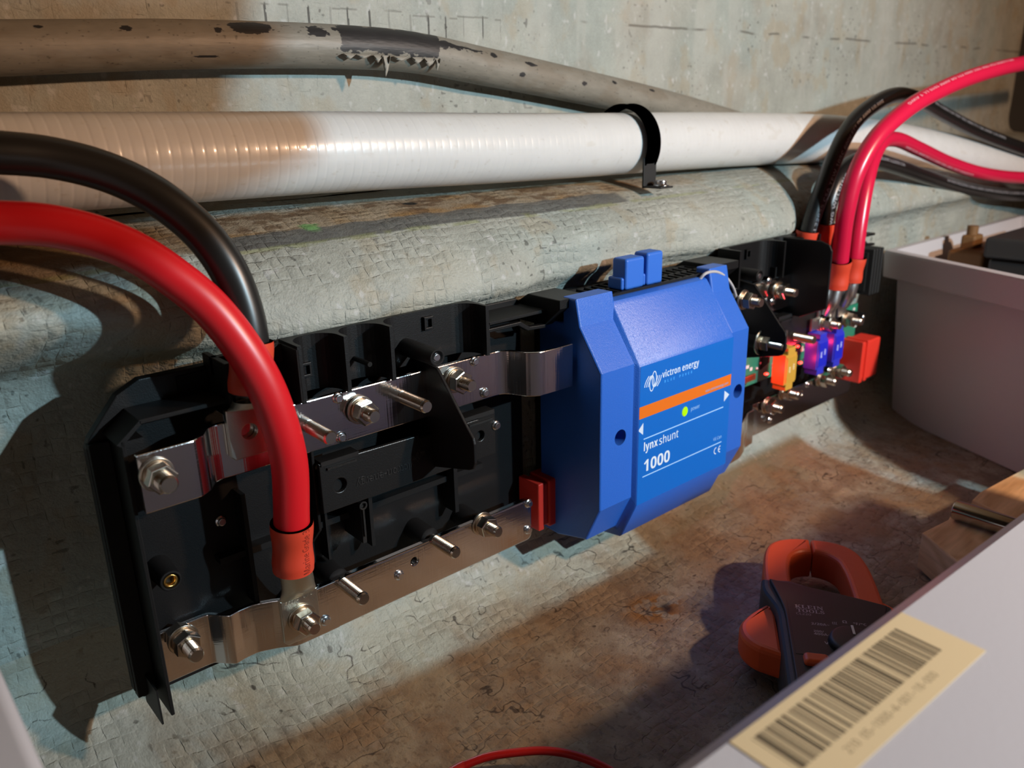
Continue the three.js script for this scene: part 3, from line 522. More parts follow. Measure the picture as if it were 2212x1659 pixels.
// small red status lights behind the fuses
const redLed = std(rgb(0.9, 0.05, 0.03), 0.4, 0, { emissive: rgb(1.0, 0.06, 0.03), emissiveIntensity: 3.0 });
function led(x, y, z, power) {
  const p = V(x, y, z); part(dist, 'status_light', new THREE.SphereGeometry(0.0018, 14, 10).scale(1.5, 0.7, 1), redLed, p, 'glowing red status light');
  const l = new THREE.PointLight(new THREE.Color().setRGB(1.0, 0.03, 0.06), power, 0, 2); l.position.set(p.x, p.y, p.z + 0.0035); l.shadow.radius = 0.1; l.castShadow = true; l.name = 'status_light_glow'; scene.add(l);
}
{ const q = pz(1722, 748, 0.034); led(q.x, q.y, q.z, 0.0022); }
led(0.6445, -0.236, 0.040, 0.0034); led(0.7030, -0.238, 0.040, 0.0022); led(0.7400, -0.226, 0.040, 0.0012);

function fuse(u, v, w, col, label, texts) {
  const c = pz(u, v, 0.050), hw = w / 2;
  const t = thing('bolt_down_fuse', label, 'fuse', V(c.x, c.y - 0.026, 0.036));
  const m = std(col, 0.42);
  const sec = [[-hw, -0.0145], [-hw * 0.66, -0.0145], [-hw * 0.66, -0.0205], [hw * 0.66, -0.0205], [hw * 0.66, -0.0145], [hw, -0.0145], [hw, 0.0145], [hw * 0.66, 0.0145], [hw * 0.66, 0.0205], [-hw * 0.66, 0.0205], [-hw * 0.66, 0.0145], [-hw, 0.0145]].map(([x, y]) => [x + c.x, y + c.y]);
  part(t, 'body', extr(shapeOf(sec), 0.036, 0.0500, 0.0008, 2), m);
  part(t, 'face_plate', extr(shapeOf([[-hw * 0.9, -0.0125], [hw * 0.9, -0.0125], [hw * 0.9, 0.0125], [-hw * 0.9, 0.0125]].map(([x, y]) => [x + c.x, y + c.y])), 0.0498, 0.0508, 0.0003), m);
  const tx = canvasTex(256, 384, (k, w2, h2) => { k.fillStyle = texts.bg; k.fillRect(0, 0, w2, h2); k.fillStyle = texts.ink; k.font = 'bold 58px sans-serif'; k.textAlign = 'center'; k.save(); k.translate(95, 190); k.rotate(-Math.PI / 2); k.fillText(texts.a, 0, 0); k.restore(); k.save(); k.translate(200, 160); k.rotate(-Math.PI / 2); k.fillText(texts.b, 0, 0); k.restore(); });
  const pg = new THREE.BoxGeometry(hw * 1.7, 0.0235, 0.0002); part(t, 'rating_print', pg, std(0xffffff, 0.42, 0, { map: tx }), V(c.x, c.y, 0.0510));
  part(t, 'terminal_tab', box(c.x - hw * 0.7, c.x + hw * 0.7, c.y + 0.022, c.y + 0.034, 0.038, 0.040), M.lugTin);
}
fuse(1708, 797, 0.0185, rgb(0.60, 0.33, 0.045), 'mustard yellow bolt-down fuse at the near end of the row', { bg: '#c99a3a', ink: '#efe2bd', a: '40A', b: '58V' });
fuse(1776, 765, 0.0185, rgb(0.03, 0.035, 0.52), 'royal blue fuse between the yellow fuse and its twin', { bg: '#1b25bf', ink: '#dfe3ff', a: '60A', b: '58V' });
fuse(1811, 749, 0.0185, rgb(0.03, 0.035, 0.52), 'royal blue fuse next to the orange red end cap', { bg: '#1b25bf', ink: '#dfe3ff', a: '60A', b: '58V' });
solo('end_cap', merge([box(0.812, 0.818, -0.2835, -0.2385, 0.020, 0.0445, 0.001), box(0.818, 0.8225, -0.281, -0.2405, 0.022, 0.043, 0.001), box(0.8225, 0.8275, -0.2835, -0.2385, 0.020, 0.0445, 0.001), box(0.8275, 0.852, -0.2825, -0.2395, 0.021, 0.044, 0.002)]).translate(0.004, -0.001, 0.002), M.capRed, 'orange red ribbed end cap on the fuse module, beside white tub', 'end cap');
solo('end_cap', merge([box(0.3665, 0.372, -0.291, -0.2530, 0.008, 0.0300, 0.001), box(0.372, 0.377, -0.289, -0.2555, 0.009, 0.0285, 0.001), box(0.377, 0.3885, -0.291, -0.2530, 0.008, 0.0300, 0.0015)]).translate(0.0, -0.006, 0.002), M.capRed, 'dark red end cap between the polished lower bar and blue unit', 'end cap');
// thin grey wire leaving the top of the blue unit
solo('thin_wire', sweep(path([[1512, 603, 0.05], [1522, 592, 0.052], [1545, 587, 0.053], [1567, 598, 0.053], [1582, 618, 0.053], [1590, 640, 0.05]]), 0.0012, 40, 12), std(rgb(0.45, 0.43, 0.44), 0.5), 'thin pale grey wire looping over the corner of the blue unit', 'wire');

// ------------------------------------------------------------------ hoses
{ // white ribbed hose on the ledge
  const pts = [V(-0.55, -0.024, -0.060), ...path([[-150, 362, -0.060], [0, 356, -0.060], [430, 340, -0.059], [700, 329.5, -0.058], [1062, 321, -0.057], [1315, 312, -0.056], [1423, 307, -0.055], [1620, 301, -0.053], [1800, 301, -0.048], [1950, 316, -0.034], [2097, 345, -0.010], [2212, 372, 0.015], [2330, 402, 0.04], [2450, 430, 0.06]])];
  const dirt = dataTex(1024, 256, (i, j, o) => {
    const x = i / 1024 * 1.6, v = j / 256, n = fbm(x * 60, v * 14, 3, 4), f = fbm(x * 300, v * 50, 8, 2);
    o[0] = o[1] = o[2] = 0.64 + 0.05 * (n - 0.5); o[2] *= 0.985; const d = sst(0.70, 0.82, n) * 0.3 + sst(0.80, 0.88, f) * 0.35; blend(o, 0.38, 0.31, 0.21, d * 0.6);
  }, true); dirt.repeat.set(1 / 1.6, 1);
  const m = phys(0xffffff, 0.36, { map: dirt, clearcoat: 0.5, clearcoatRoughness: 0.14 });
  solo('ribbed_hose', sweep(pts, (t, L) => { const s = t * L / 0.0062, f = s - Math.floor(s); return 0.0252 - 0.00014 * Math.pow(Math.abs(2 * f - 1), 5); }, 2100, 44), m, 'white ribbed hose lying along the ledge', 'hose');
}
{ // grey painted pipe with flaking paint
  const pts = [V(-0.5, 0.045, -0.098), ...path([[-120, 106, -0.099], [0, 104, -0.099], [217, 99, -0.1], [362, 96, -0.1], [542, 97, -0.1], [723, 101, -0.1], [881, 112, -0.1], [1062, 147, -0.1], [1243, 185, -0.1], [1423, 225, -0.1], [1560, 262, -0.101], [1720, 310, -0.102], [1850, 350, -0.102]])];
  const curve = new THREE.CatmullRomCurve3(pts, false, 'centripetal'); curve.arcLengthDivisions = 600; const L = curve.getLength();
  const sAt = (u, v) => { const q = pz(u, v, -0.088); let b = 0, bd = 9; for (let i = 0; i <= 800; i++) { const d = curve.getPointAt(i / 800).distanceTo(q); if (d < bd) { bd = d; b = i / 800; } } return b * L; };
  // flakes: [centre s, angle v (0 top, 0.75 front), half length, half height, raggedness]
  const F = [[sAt(545, 75), 0.87, 0.0145, 0.055, 0.3], [sAt(685, 88), 0.85, 0.007, 0.05, 0.7], [sAt(725, 75), 0.88, 0.002, 0.02, 0.5], [sAt(85, 68), 0.87, 0.0022, 0.014, 0.5], [sAt(278, 78), 0.85, 0.003, 0.02, 0.6], [sAt(475, 86), 0.84, 0.0025, 0.02, 0.6], [sAt(450, 140), 0.66, 0.008, 0.008, 0.5], [sAt(1065, 128), 0.84, 0.003, 0.03, 0.5], [sAt(1145, 150), 0.83, 0.006, 0.02, 0.6], [sAt(1125, 175), 0.72, 0.003, 0.02, 0.5], [sAt(1325, 187), 0.84, 0.003, 0.02, 0.6], [sAt(1260, 185), 0.76, 0.003, 0.02, 0.6], [sAt(1408, 202), 0.85, 0.004, 0.015, 0.6]];
  const a0 = sAt(735, 95), a1 = sAt(945, 130), a2 = sAt(1055, 125);
  const map = dataTex(2048, 256, (i, j, o) => {
    const s = (i + 0.5) / 2048 * L, v = (1.75 - (j + 0.5) / 256) % 1, n = fbm(s * 130, v * 22, 5, 4), n2 = fbm(s * 420, v * 60, 15, 3), n3 = fbm(s * 30, v * 6, 25, 4);
    const k = 0.9 + 0.25 * (n - 0.5); o[0] = 0.245 * k; o[1] = 0.225 * k; o[2] = 0.185 * k; blend(o, 0.16, 0.12, 0.08, sst(0.55, 0.7, n3) * 0.35); blend(o, 0.05, 0.04, 0.03, sst(0.76, 0.84, n2) * 0.7);
    let p = 0;
    for (const [c, w, a, b, r] of F) { const d = Math.hypot((s - c) / a, (v - w) / b) + r * 1.4 * (n2 - 0.5); if (d < 1) p = 1; }
    const lo = 0.705 + 0.07 * (n2 - 0.5) + 0.04 * (n - 0.5), hi = 0.965 + 0.05 * (n2 - 0.5) - 0.03 * Math.max(0, Math.sin(s * 260));
    if (s > a0 + 0.006 * (n2 - 0.5) && s < a1 + 0.02 * (v - 0.75) && v > lo && v < hi) p = 1;
    if (s >= a1 - 0.003 && s < a2 && v > 0.80 + 0.05 * (s - a1) / (a2 - a1) + 0.08 * (n2 - 0.5) && v < 0.88 + 0.06 * (n - 0.5) - 0.02 * (s - a1) / (a2 - a1)) p = 1;
    if (p) { const q = 0.8 + 0.5 * (n - 0.5); o[0] = 0.022 * q; o[1] = 0.021 * q; o[2] = 0.022 * q; }
  }, true); map.repeat.set(1 / L, 1); map.wrapT = THREE.RepeatWrapping;
  const hTex = dataTex(512, 128, (i, j, o) => { o[0] = 0.5 + 0.5 * (fbm(i / 9, j / 9, 4, 3) - 0.5); }, false); hTex.repeat.set(1 / L * 3, 3);
  const pipe = solo('painted_pipe', sweep(pts, 0.0140, 420, 48), std(0xffffff, 0.5, 0, { map, bumpMap: hTex, bumpScale: 0.0004 }), 'grey painted pipe with paint flaking off its black skin', 'pipe');
  // loose curls of paint hanging below the bare patch
  const flakeM = std(rgb(0.30, 0.275, 0.23), 0.6, 0, { side: THREE.DoubleSide }); WP.set(pipe, pipe.position.clone()); seed = 33;
  for (const [u0, u1, d] of [[742, 768, 12], [768, 800, 9], [806, 826, 16], [826, 842, 46], [850, 880, 10], [890, 915, 14], [915, 940, 18], [940, 950, 26]]) {
    const vT = 115 + (u0 - 740) * 0.055, P = [], n = 4;
    for (let i = 0; i <= n; i++) P.push([mix(u0, u1, i / n), vT + (rnd() - 0.5) * 3]);
    const g = new THREE.BufferGeometry(), pos = [], idx = [];
    P.forEach(([u], i) => { const t = i / n, wdt = Math.sin(Math.PI * Math.min(0.98, Math.max(0.02, t))); const a = pz(u, vT, -0.0855), b = pz(u + 2, vT + d * 0.55 * wdt + 1, -0.0815), c = pz(u + (rnd() - 0.5) * 3, vT + d * wdt + 1, -0.0845); for (const q of [a, b, c]) pos.push(q.x, q.y, q.z); for (const q of [a, b, c]) pos.push(q.x, q.y, q.z - 0.0003); });
    for (let i = 0; i < n; i++) for (const k of [0, 1, 3, 4]) { const q = i * 6 + k; idx.push(q, q + 1, q + 6, q + 1, q + 7, q + 6); }
    g.setAttribute('position', new THREE.Float32BufferAttribute(pos, 3)); g.setAttribute('uv', new THREE.Float32BufferAttribute(new Float32Array(pos.length / 3 * 2), 2)); g.setIndex(idx); g.computeVertexNormals();
    part(pipe, 'paint_flake', g, flakeM);
  }
}
{ // rubber-lined saddle clamp over the hose
  const c = pz(1352, 309, -0.0557); const base = V(c.x, -0.056, c.z); const g = thing('hose_clamp', 'black rubber lined saddle clamp around the white hose', 'clamp', base);
  const arc = (r, w, th) => { const A = [], a0 = -0.55, a1 = Math.PI + 0.25; const sh = new THREE.Shape(); sh.absarc(0, 0, r + th, a0, a1, false); sh.absarc(0, 0, r, a1, a0, true); sh.closePath(); return extr(sh, -w / 2, w / 2, 0.0004).rotateY(Math.PI / 2); };
  const lining = merge([arc(0.0285, 0.0120, 0.0022), arc(0.0300, 0.0020, 0.0024).translate(-0.0062, 0, 0), arc(0.0300, 0.0020, 0.0024).translate(0.0062, 0, 0)]);
  part(g, 'rubber_lining', lining.scale(1, 1, -1).translate(c.x, c.y - 0.0005, c.z).applyMatrix4(new THREE.Matrix4()), M.blackRubber);
  part(g, 'metal_band', arc(0.0306, 0.0095, 0.0011).scale(1, 1, -1).translate(c.x, c.y - 0.0005, c.z), std(rgb(0.05, 0.05, 0.05), 0.3, 0.6));
  const f = V(c.x + 0.004, -0.0635, c.z + 0.034);
  part(g, 'foot', merge([box(c.x - 0.008, c.x + 0.008, -0.0655, -0.064, c.z + 0.026, c.z + 0.046, 0.0005), box(c.x - 0.008, c.x + 0.008, -0.066, c.y - 0.011, c.z + 0.0255, c.z + 0.0275, 0.0005)]), M.blackRubber);
  part(g, 'screw', screwHead.clone().rotateX(-Math.PI / 2).scale(1.9, 1.9, 1.9), M.zinc, V(c.x + 0.002, -0.0642, c.z + 0.038));
}

// ------------------------------------------------------------------ battery cables
function printTex(text, fg, bg, len, at = 0.75, up = false, size = 30) { // print that runs along a cable
  const t = canvasTex(2048, 512, (k, w, h) => { k.fillStyle = bg; k.fillRect(0, 0, w, h); k.fillStyle = fg; k.font = 'bold ' + size + 'px sans-serif'; k.save(); k.translate(0, h * (1 - at)); if (up) { k.scale(-1, 1); k.translate(-w, 0); } else k.scale(1, -1); k.fillText(text, 20, size * 0.35); k.restore(); });
  t.wrapS = t.wrapT = THREE.RepeatWrapping; t.repeat.set(1 / len, 1); return t;
}
const ringFold = (r0, amp, s) => (t) => r0 * (1 + amp * Math.sin(t * 9 + s) * 0.5 + (t < 0.06 || t > 0.94 ? 0.02 : 0));
function lugGeo(c, top, palmW, palmL, thick, barrelR, zFace) { // palm flat on the bar at c (bolt hole), barrel rising to 'top'
  const hole = circ(0, 0, 0.0042), w = palmW / 2;
  const sh = shapeOf([[-w, -palmL * 0.42], [-w * 0.8, -palmL * 0.5], [w * 0.8, -palmL * 0.5], [w, -palmL * 0.42], [w, palmL * 0.5], [-w, palmL * 0.5]], [hole]);
  const palm = extr(sh, 0, thick, 0.0005).translate(c.x, c.y, zFace);
  const from = V(c.x, c.y + palmL * 0.46, zFace + thick * 0.6), mid = V(mix(c.x, top.x, 0.35), mix(from.y, top.y, 0.4), mix(from.z, top.z, 0.55));
  const n = 24, rad = 26, pos = [], idx = [], uv = []; const cv = new THREE.CatmullRomCurve3([from, mid, top.clone()]);
  for (let i = 0; i <= n; i++) { const t = i / n, p = cv.getPoint(t), k = sst(0, 0.55, t), a = mix(w, barrelR, k), b = mix(thick * 0.6, barrelR, k); for (let j = 0; j <= rad; j++) { const th = j / rad * Math.PI * 2; pos.push(p.x + a * Math.cos(th), p.y, p.z + b * Math.sin(th)); uv.push(j / rad, t * 0.03); } }
  for (let i = 0; i < n; i++) for (let j = 0; j < rad; j++) { const q = i * (rad + 1) + j; idx.push(q, q + rad + 1, q + 1, q + 1, q + rad + 1, q + rad + 2); }
  const g = new THREE.BufferGeometry(); g.setAttribute('position', new THREE.Float32BufferAttribute(pos, 3)); g.setAttribute('uv', new THREE.Float32BufferAttribute(uv, 2)); g.setIndex(idx); g.computeVertexNormals();
  return merge([palm, g.toNonIndexed()]);
}
function cable({ label, cat = 'cable', group, pts, r, mat, shrink, shrinkR, lug, lugMat, cN = 240 }) {
  const g = thing('battery_cable', label, cat, pts[0].clone(), group);
  part(g, 'jacket', sweep(pts, r, cN, 32), mat);
  if (shrink) part(g, 'heat_shrink', sweep(shrink, (t) => shrinkR * (1 + 0.035 * Math.sin(t * 7.5 + 1) * sst(0, 0.2, t)), 40, 32), M.shrink, undefined, 'orange red heat-shrink sleeve');
  if (lug) part(g, 'cable_lug', lug, lugMat || M.lug, undefined, 'plated crimp lug');
  return g;
}
{ // left: red to the lower bar, black to the upper bar
  const lugC = pz(648, 1330, 0.0325), lugTop = pz(632, 1205, 0.047);
  const pts = [pz(632, 1175, 0.047), pz(630, 1120, 0.049), pz(625, 1000, 0.052), pz(604, 915, 0.053), pz(572, 832, 0.052), pz(520, 745, 0.048), pz(452, 662, 0.042), pz(380, 602, 0.036), pz(300, 549, 0.029), pz(217, 513, 0.022), pz(110, 488, 0.016), pz(0, 481, 0.012), pz(-120, 484, 0.012), V(-0.12, -0.05, 0.012), V(-0.4, -0.05, 0.012)];
  const red = cable({ label: 'thick glossy red cable arching down to the polished lower bar', pts, r: 0.0096, mat: M.redCable, shrink: [pz(634, 1228, 0.046), pz(632, 1180, 0.047), pz(630, 1128, 0.049)], shrinkR: 0.0112, lug: lugGeo(lugC, pz(633, 1215, 0.0455), 0.0235, 0.030, 0.0035, 0.0092, LZ) });
  { // print on the sleeve, stamp on the lug
    const sl = red.children.find((c) => c.name === 'heat_shrink'), len = 0.046;
    const sp = canvasTex(512, 512, (k, w, h) => { k.fillStyle = '#cf4028'; k.fillRect(0, 0, w, h); k.fillStyle = '#5a160e'; k.font = '46px sans-serif'; k.save(); k.translate(10, h * 0.93); k.scale(1, -1); k.fillText('Marine Grade 3/4', 0, 0); k.restore(); });
    sp.wrapS = sp.wrapT = THREE.RepeatWrapping; sp.repeat.set(1 / len, 1); sl.material = std(0xffffff, 0.5, 0, { map: sp });
    const lg = red.children.find((c) => c.name === 'cable_lug');
    const tg = new TextGeometry('2/0-5/16', { font, size: 0.0034, depth: 0.0003, curveSegments: 3, bevelEnabled: false }); tg.computeBoundingBox(); tg.translate(-tg.boundingBox.max.x / 2, -0.002, 0).rotateZ(Math.PI).translate(lugC.x, lugC.y + 0.0115, LZ + 0.0034).translate(0, 0.0015, 0);
    part(lg, 'stamped_size', tg, std(rgb(0.30, 0.27, 0.22), 0.5, 1));
  }
  bolt(pin, V(lugC.x, lugC.y, LZ + 0.0035), 0.0165, { at: 0 });
  const bpts = [pz(542, 850, 0.040), pz(542, 800, 0.040), pz(538, 720, 0.039), pz(521, 650, 0.036), pz(491, 580, 0.032), pz(441, 510, 0.026), pz(375, 450, 0.02), pz(300, 402, 0.014), pz(217, 367, 0.009), pz(110, 341, 0.005), pz(0, 330, 0.004), pz(-120, 326, 0.004), V(-0.15, 0.02, 0.004), V(-0.45, 0.02, 0.004)];
  cable({ label: 'thick black cable arching over the white hose behind the red one', pts: bpts, r: 0.0094, mat: M.blackCable, shrink: [pz(542, 845, 0.040), pz(543, 790, 0.040), pz(540, 738, 0.0395)], shrinkR: 0.0112, lug: lugGeo(pz(536, 930, 0.034), pz(542, 860, 0.040), 0.0225, 0.028, 0.0035, 0.009, 0.0322) });
}
{ // right: two black and two red cables
  const inkW = '#c9bcc0';
  const bA = [[1738, 545, 0.022], [1746, 500, 0.024], [1758, 460, 0.026], [1780, 400, 0.028], [1802, 342, 0.028], [1838, 272, 0.024], [1888, 226, 0.018], [1940, 205, 0.008], [1985, 216, 0.004], [2040, 247, 0.002], [2110, 283, 0.008], [2212, 322, 0.030], [2330, 360, 0.06], [2450, 395, 0.08]];
  const bB = [[1772, 530, 0.026], [1780, 490, 0.028], [1790, 440, 0.030], [1812, 384, 0.030], [1842, 352, 0.026], [1880, 346, 0.022], [1930, 358, 0.016], [2000, 382, 0.012], [2080, 406, 0.010], [2150, 418, 0.020], [2230, 421, 0.035], [2330, 415, 0.07], [2450, 410, 0.10]];
  const rA = [[1812, 590, 0.048], [1816, 545, 0.050], [1828, 455, 0.056], [1848, 378, 0.060], [1888, 304, 0.064], [1955, 239, 0.068], [2040, 190, 0.070], [2130, 156, 0.070], [2230, 134, 0.068], [2400, 120, 0.06]];
  const rB = [[1844, 585, 0.048], [1848, 545, 0.048], [1858, 470, 0.046], [1870, 400, 0.042], [1884, 345, 0.036], [1905, 307, 0.030], [1935, 301, 0.026], [1985, 322, 0.022], [2050, 352, 0.020], [2120, 374, 0.030], [2212, 384, 0.046], [2330, 380, 0.08], [2450, 370, 0.11]];
  const blackPrint = (txt) => std(0xffffff, 0.34, 0, { map: printTex(txt, '#8d8d92', '#161515', 0.35, 0.95, false, 44) });
  const lugUp = (u0, v0, u1, v1) => lugGeo(pz(u0, v0, 0.034), pz(u1, v1, 0.024), 0.020, 0.025, 0.003, 0.0075, 0.0335);
  cable({ label: 'black cable arching highest, crossing behind the pink red cable', pts: path(bA), r: 0.0080, mat: blackPrint('WG LL22935 CSA TEW 105C 600V FT1 OR AWM 1/0 AWG'), shrink: path([[1730, 560, 0.022], [1738, 530, 0.022], [1745, 498, 0.024]]), shrinkR: 0.0100, group: 'cables entering the fuse module' });
  cable({ label: 'black printed cable sagging under the lower pink red cable', pts: path(bB), r: 0.0080, mat: blackPrint('2/0 AWG WELDING CABLE 600V SUPER EXCELENE LL22935 CSA'), shrink: path([[1765, 552, 0.026], [1772, 525, 0.026], [1780, 482, 0.028]]), shrinkR: 0.0098, group: 'cables entering the fuse module' });
  cable({ label: 'pink red cable with white lettering arching up over the black cables', pts: path(rA), r: 0.0080, mat: std(0xffffff, 0.3, 0, { map: printTex('WG LL22935 CSA TEW 105C 600V FT1 OR AWM 1015 LL 1 AWG', '#d6a3ad', '#c8173f', 0.42, 0.84, true, 40) }), shrink: path([[1806, 622, 0.046], [1811, 590, 0.047], [1815, 562, 0.049]]), shrinkR: 0.0104, group: 'cables entering the fuse module',
    lug: merge([sweep(path([[1808, 612, 0.047], [1803, 634, 0.047], [1797, 654, 0.046], [1785, 678, 0.041]]), (t) => mix(0.0068, 0.0052, sst(0.5, 1, t)), 24, 24), extrX([[0.0355, -0.215], [0.038, -0.215], [0.038, -0.172], [0.0355, -0.172]], 0.733, 0.751, 0.0004)]), lugMat: M.lugTin });
  cable({ label: 'pink red cable rising behind its twin then sagging across the white hose', pts: path(rB), r: 0.0076, mat: std(0xffffff, 0.28, 0, { map: printTex('LL22935 CSA TEW 105C 600V FT1 OR AWM 1015 AWG', '#e3b4bd', '#c8173f', 0.40, 0.14, true, 40) }), shrink: path([[1838, 607, 0.046], [1843, 580, 0.047], [1848, 556, 0.048]]), shrinkR: 0.0098, group: 'cables entering the fuse module',
    lug: merge([sweep(path([[1842, 600, 0.047], [1838, 620, 0.047], [1832, 640, 0.045], [1822, 660, 0.041]]), (t) => mix(0.0066, 0.0050, sst(0.5, 1, t)), 24, 24), extrX([[0.0355, -0.206], [0.038, -0.206], [0.038, -0.166], [0.0355, -0.166]], 0.772, 0.788, 0.0004)]), lugMat: M.lugTin });
  bolt(dist, pz(1779, 697, 0.0385), 0.0180); bolt(dist, pz(1826, 689, 0.0385), 0.0180);
  const q = pz(1845, 684, 0.035); part(dist, 'screw_boss', latheZ([[0.0052, 0.005], [0.0048, 0.043], [0.0032, 0.043], [0.0030, 0.041], [0.0001, 0.041]], 22).translate(q.x + 0.004, q.y, 0), M.black); screw(dist, V(q.x + 0.004, q.y, 0.0412));
}

// ------------------------------------------------------------------ white tub with a black battery in it
{
  const a = V(0.905, -0.157, 0.016), b = V(1.30, -0.157, 0.016), d = V(0.835, -0.157, 0.178), d2 = V(0.735, -0.157, 0.41), e = V(1.30, -0.157, 0.41), bot = FLOOR + 0.001;
  const tubM = phys(rgb(0.50, 0.48, 0.50), 0.42, { bumpMap: grainBump(21, 8), bumpScale: 0.0002 });
  const ring = (k, y) => { const c = V(1.06, y, 0.2); return [a, b, e, d2].map((p) => V(mix(p.x, c.x, k), y, mix(p.z, c.z, k))); };
  const loft = (rings) => { const pos = [], idx = []; for (const r of rings) { for (const p of [...r, r[0]]) pos.push(p.x, p.y, p.z); } for (let i = 0; i < rings.length - 1; i++) for (let j = 0; j < 4; j++) { const q = i * 5 + j; idx.push(q, q + 1, q + 5, q + 1, q + 6, q + 5); } const g = new THREE.BufferGeometry(); g.setAttribute('position', new THREE.Float32BufferAttribute(pos, 3)); g.setIndex(idx); const h = g.toNonIndexed(); h.setAttribute('uv', new THREE.Float32BufferAttribute(new Float32Array(h.attributes.position.count * 2), 2)); h.computeVertexNormals(); return h; };
  const tub = thing('battery_tub', 'open white plastic battery tub with thick rolled rim', 'tub', V(1.05, bot, 0.2));
  const capQ = (k, y) => { const r = ring(k, y); return loft([r, r.map(() => V(1.06, y, 0.2))]); };
  part(tub, 'tub_wall', merge([loft([ring(0.07, -0.186), ring(0.125, bot)]), loft([ring(0.085, -0.186), ring(0.14, bot + 0.004)]), capQ(0.125, bot), capQ(0.14, bot + 0.004)]), tubM);
  part(tub, 'rim', merge([loft([ring(0.0, -0.160), ring(0.004, -0.1575), ring(0.012, -0.157), ring(0.05, -0.157)]), loft([ring(0.0, -0.160), ring(0.006, -0.186), ring(0.012, -0.187), ring(0.07, -0.187)]), loft([ring(0.05, -0.157), ring(0.085, -0.19)])]), tubM);
  const bat = thing('battery', 'black battery standing inside the white tub', 'battery', V(1.08, bot + 0.004, 0.22));
  part(bat, 'case', box(0.97, 1.18, bot + 0.0045, -0.165, 0.10, 0.33, 0.004), M.blackRubber);
  part(bat, 'lid', box(0.965, 1.185, -0.1645, -0.142, 0.095, 0.335, 0.004), std(rgb(0.02, 0.02, 0.02), 0.5, 0, { bumpMap: plasticGrain, bumpScale: 0.0003 }));
  solo('battery_clamp', merge([box(1.02, 1.045, -0.21, -0.150, 0.050, 0.066, 0.003), box(1.0, 1.09, -0.215, -0.165, 0.045, 0.085, 0.004), cyl(V(1.03, -0.15, 0.058), V(1.03, -0.140, 0.058), 0.006)]), std(rgb(0.16, 0.075, 0.022), 0.7), 'rusty battery terminal clamp inside the white tub', 'clamp');
}
// ------------------------------------------------------------------ white battery in the foreground, with bar code sticker
{
  const Y = -0.18, tilt = Math.atan2(0.0105, 0.2365);
  const q = new THREE.Quaternion().setFromAxisAngle(V(0, 1, 0), -tilt);
  const g = localThing('white_battery', 'white battery case with bar code sticker close to the camera', 'battery', V(0.27, FLOOR + 0.0008, 0.3228), q);
  const caseM = phys(rgb(0.46, 0.435, 0.46), 0.4, { bumpMap: grainBump(31, 10), bumpScale: 0.00004 });
  part(g, 'case', box(-0.19, 0.254, 0.0, Y - FLOOR - 0.020, 0.004, 0.26, 0.004), caseM);
  { const H = Y - FLOOR; part(g, 'lid', extrX([[0.264, H - 0.0195], [0.264, H], [0.0029, H], [-0.004, H - 0.0060], [-0.004, H - 0.0195]], -0.194, 0.258, 0.0012, 3), caseM); }
  const tx = canvasTex(1024, 288, (k, w, h) => {
    k.fillStyle = '#cdb690'; k.fillRect(0, 0, w, h); k.fillStyle = '#33291d';
    let x = 60; let sd = 5; const r = () => { sd = (sd * 16807) % 2147483647; return sd / 2147483647; };
    while (x < w - 110) { const bw = 3 + Math.floor(r() * 4) * 3.4; k.fillRect(x, 34, bw, h - 128); x += bw + 3 + Math.floor(r() * 3.2) * 3.6; }
    k.fillStyle = '#6b5a44'; k.font = '38px monospace'; k.textAlign = 'center'; k.fillText('210 05-1000-4-001-18-000', w * 0.49, h - 40);
  });
  const inv = q.clone().invert(), P = (u, v) => py(u, v, Y).sub(V(0.27, FLOOR + 0.0008, 0.3228)).applyQuaternion(inv);
  const c0 = P(1935, 1330), c1 = P(2120, 1410), c2 = P(1610, 1620);
  const sw = c0.x - c2.x, sd2 = c1.z - c0.z, cx = (c0.x + c2.x) / 2 + 0.0, cz = (c0.z + c1.z) / 2 + 0.001;
  const st = new THREE.BoxGeometry(sw + 0.004, 0.0003, sd2); part(g, 'sticker', st, [0, 0, 1, 0, 0, 0].map((m) => m ? std(0xffffff, 0.5, 0, { map: tx }) : std(rgb(0.6, 0.47, 0.28), 0.5)), V(cx, Y - FLOOR + 0.0002, cz), 'cream bar code sticker');
}
{  // unseen case put in to cast the stepped shadow edge on the floor
  const m = phys(rgb(0.60, 0.57, 0.60), 0.42);
  const g = thing('white_battery', 'added taller white battery case out of view, shading the floor from the torch', 'battery', V(0.62, FLOOR + 0.0008, 0.45));
  part(g, 'case', box(0.537, 0.710, FLOOR + 0.0008, -0.1705, 0.344, 0.58, 0.004), m); part(g, 'lid', box(0.533, 0.714, -0.170, -0.150, 0.340, 0.584, 0.0045), m);
}
// a second pale battery just inside the frame at the left
{
  const m = phys(rgb(0.52, 0.48, 0.49), 0.42);
  const g = thing('white_battery', 'pale battery case standing opposite the open busbar module end', 'battery', V(-0.12, FLOOR + 0.0008, 0.34));
  part(g, 'case', box(-0.26, 0.0170, FLOOR + 0.0008, -0.1995, 0.10, 0.58, 0.004), m);
  part(g, 'lid', box(-0.264, 0.0210, -0.199, -0.18, 0.096, 0.584, 0.0045), m);
}
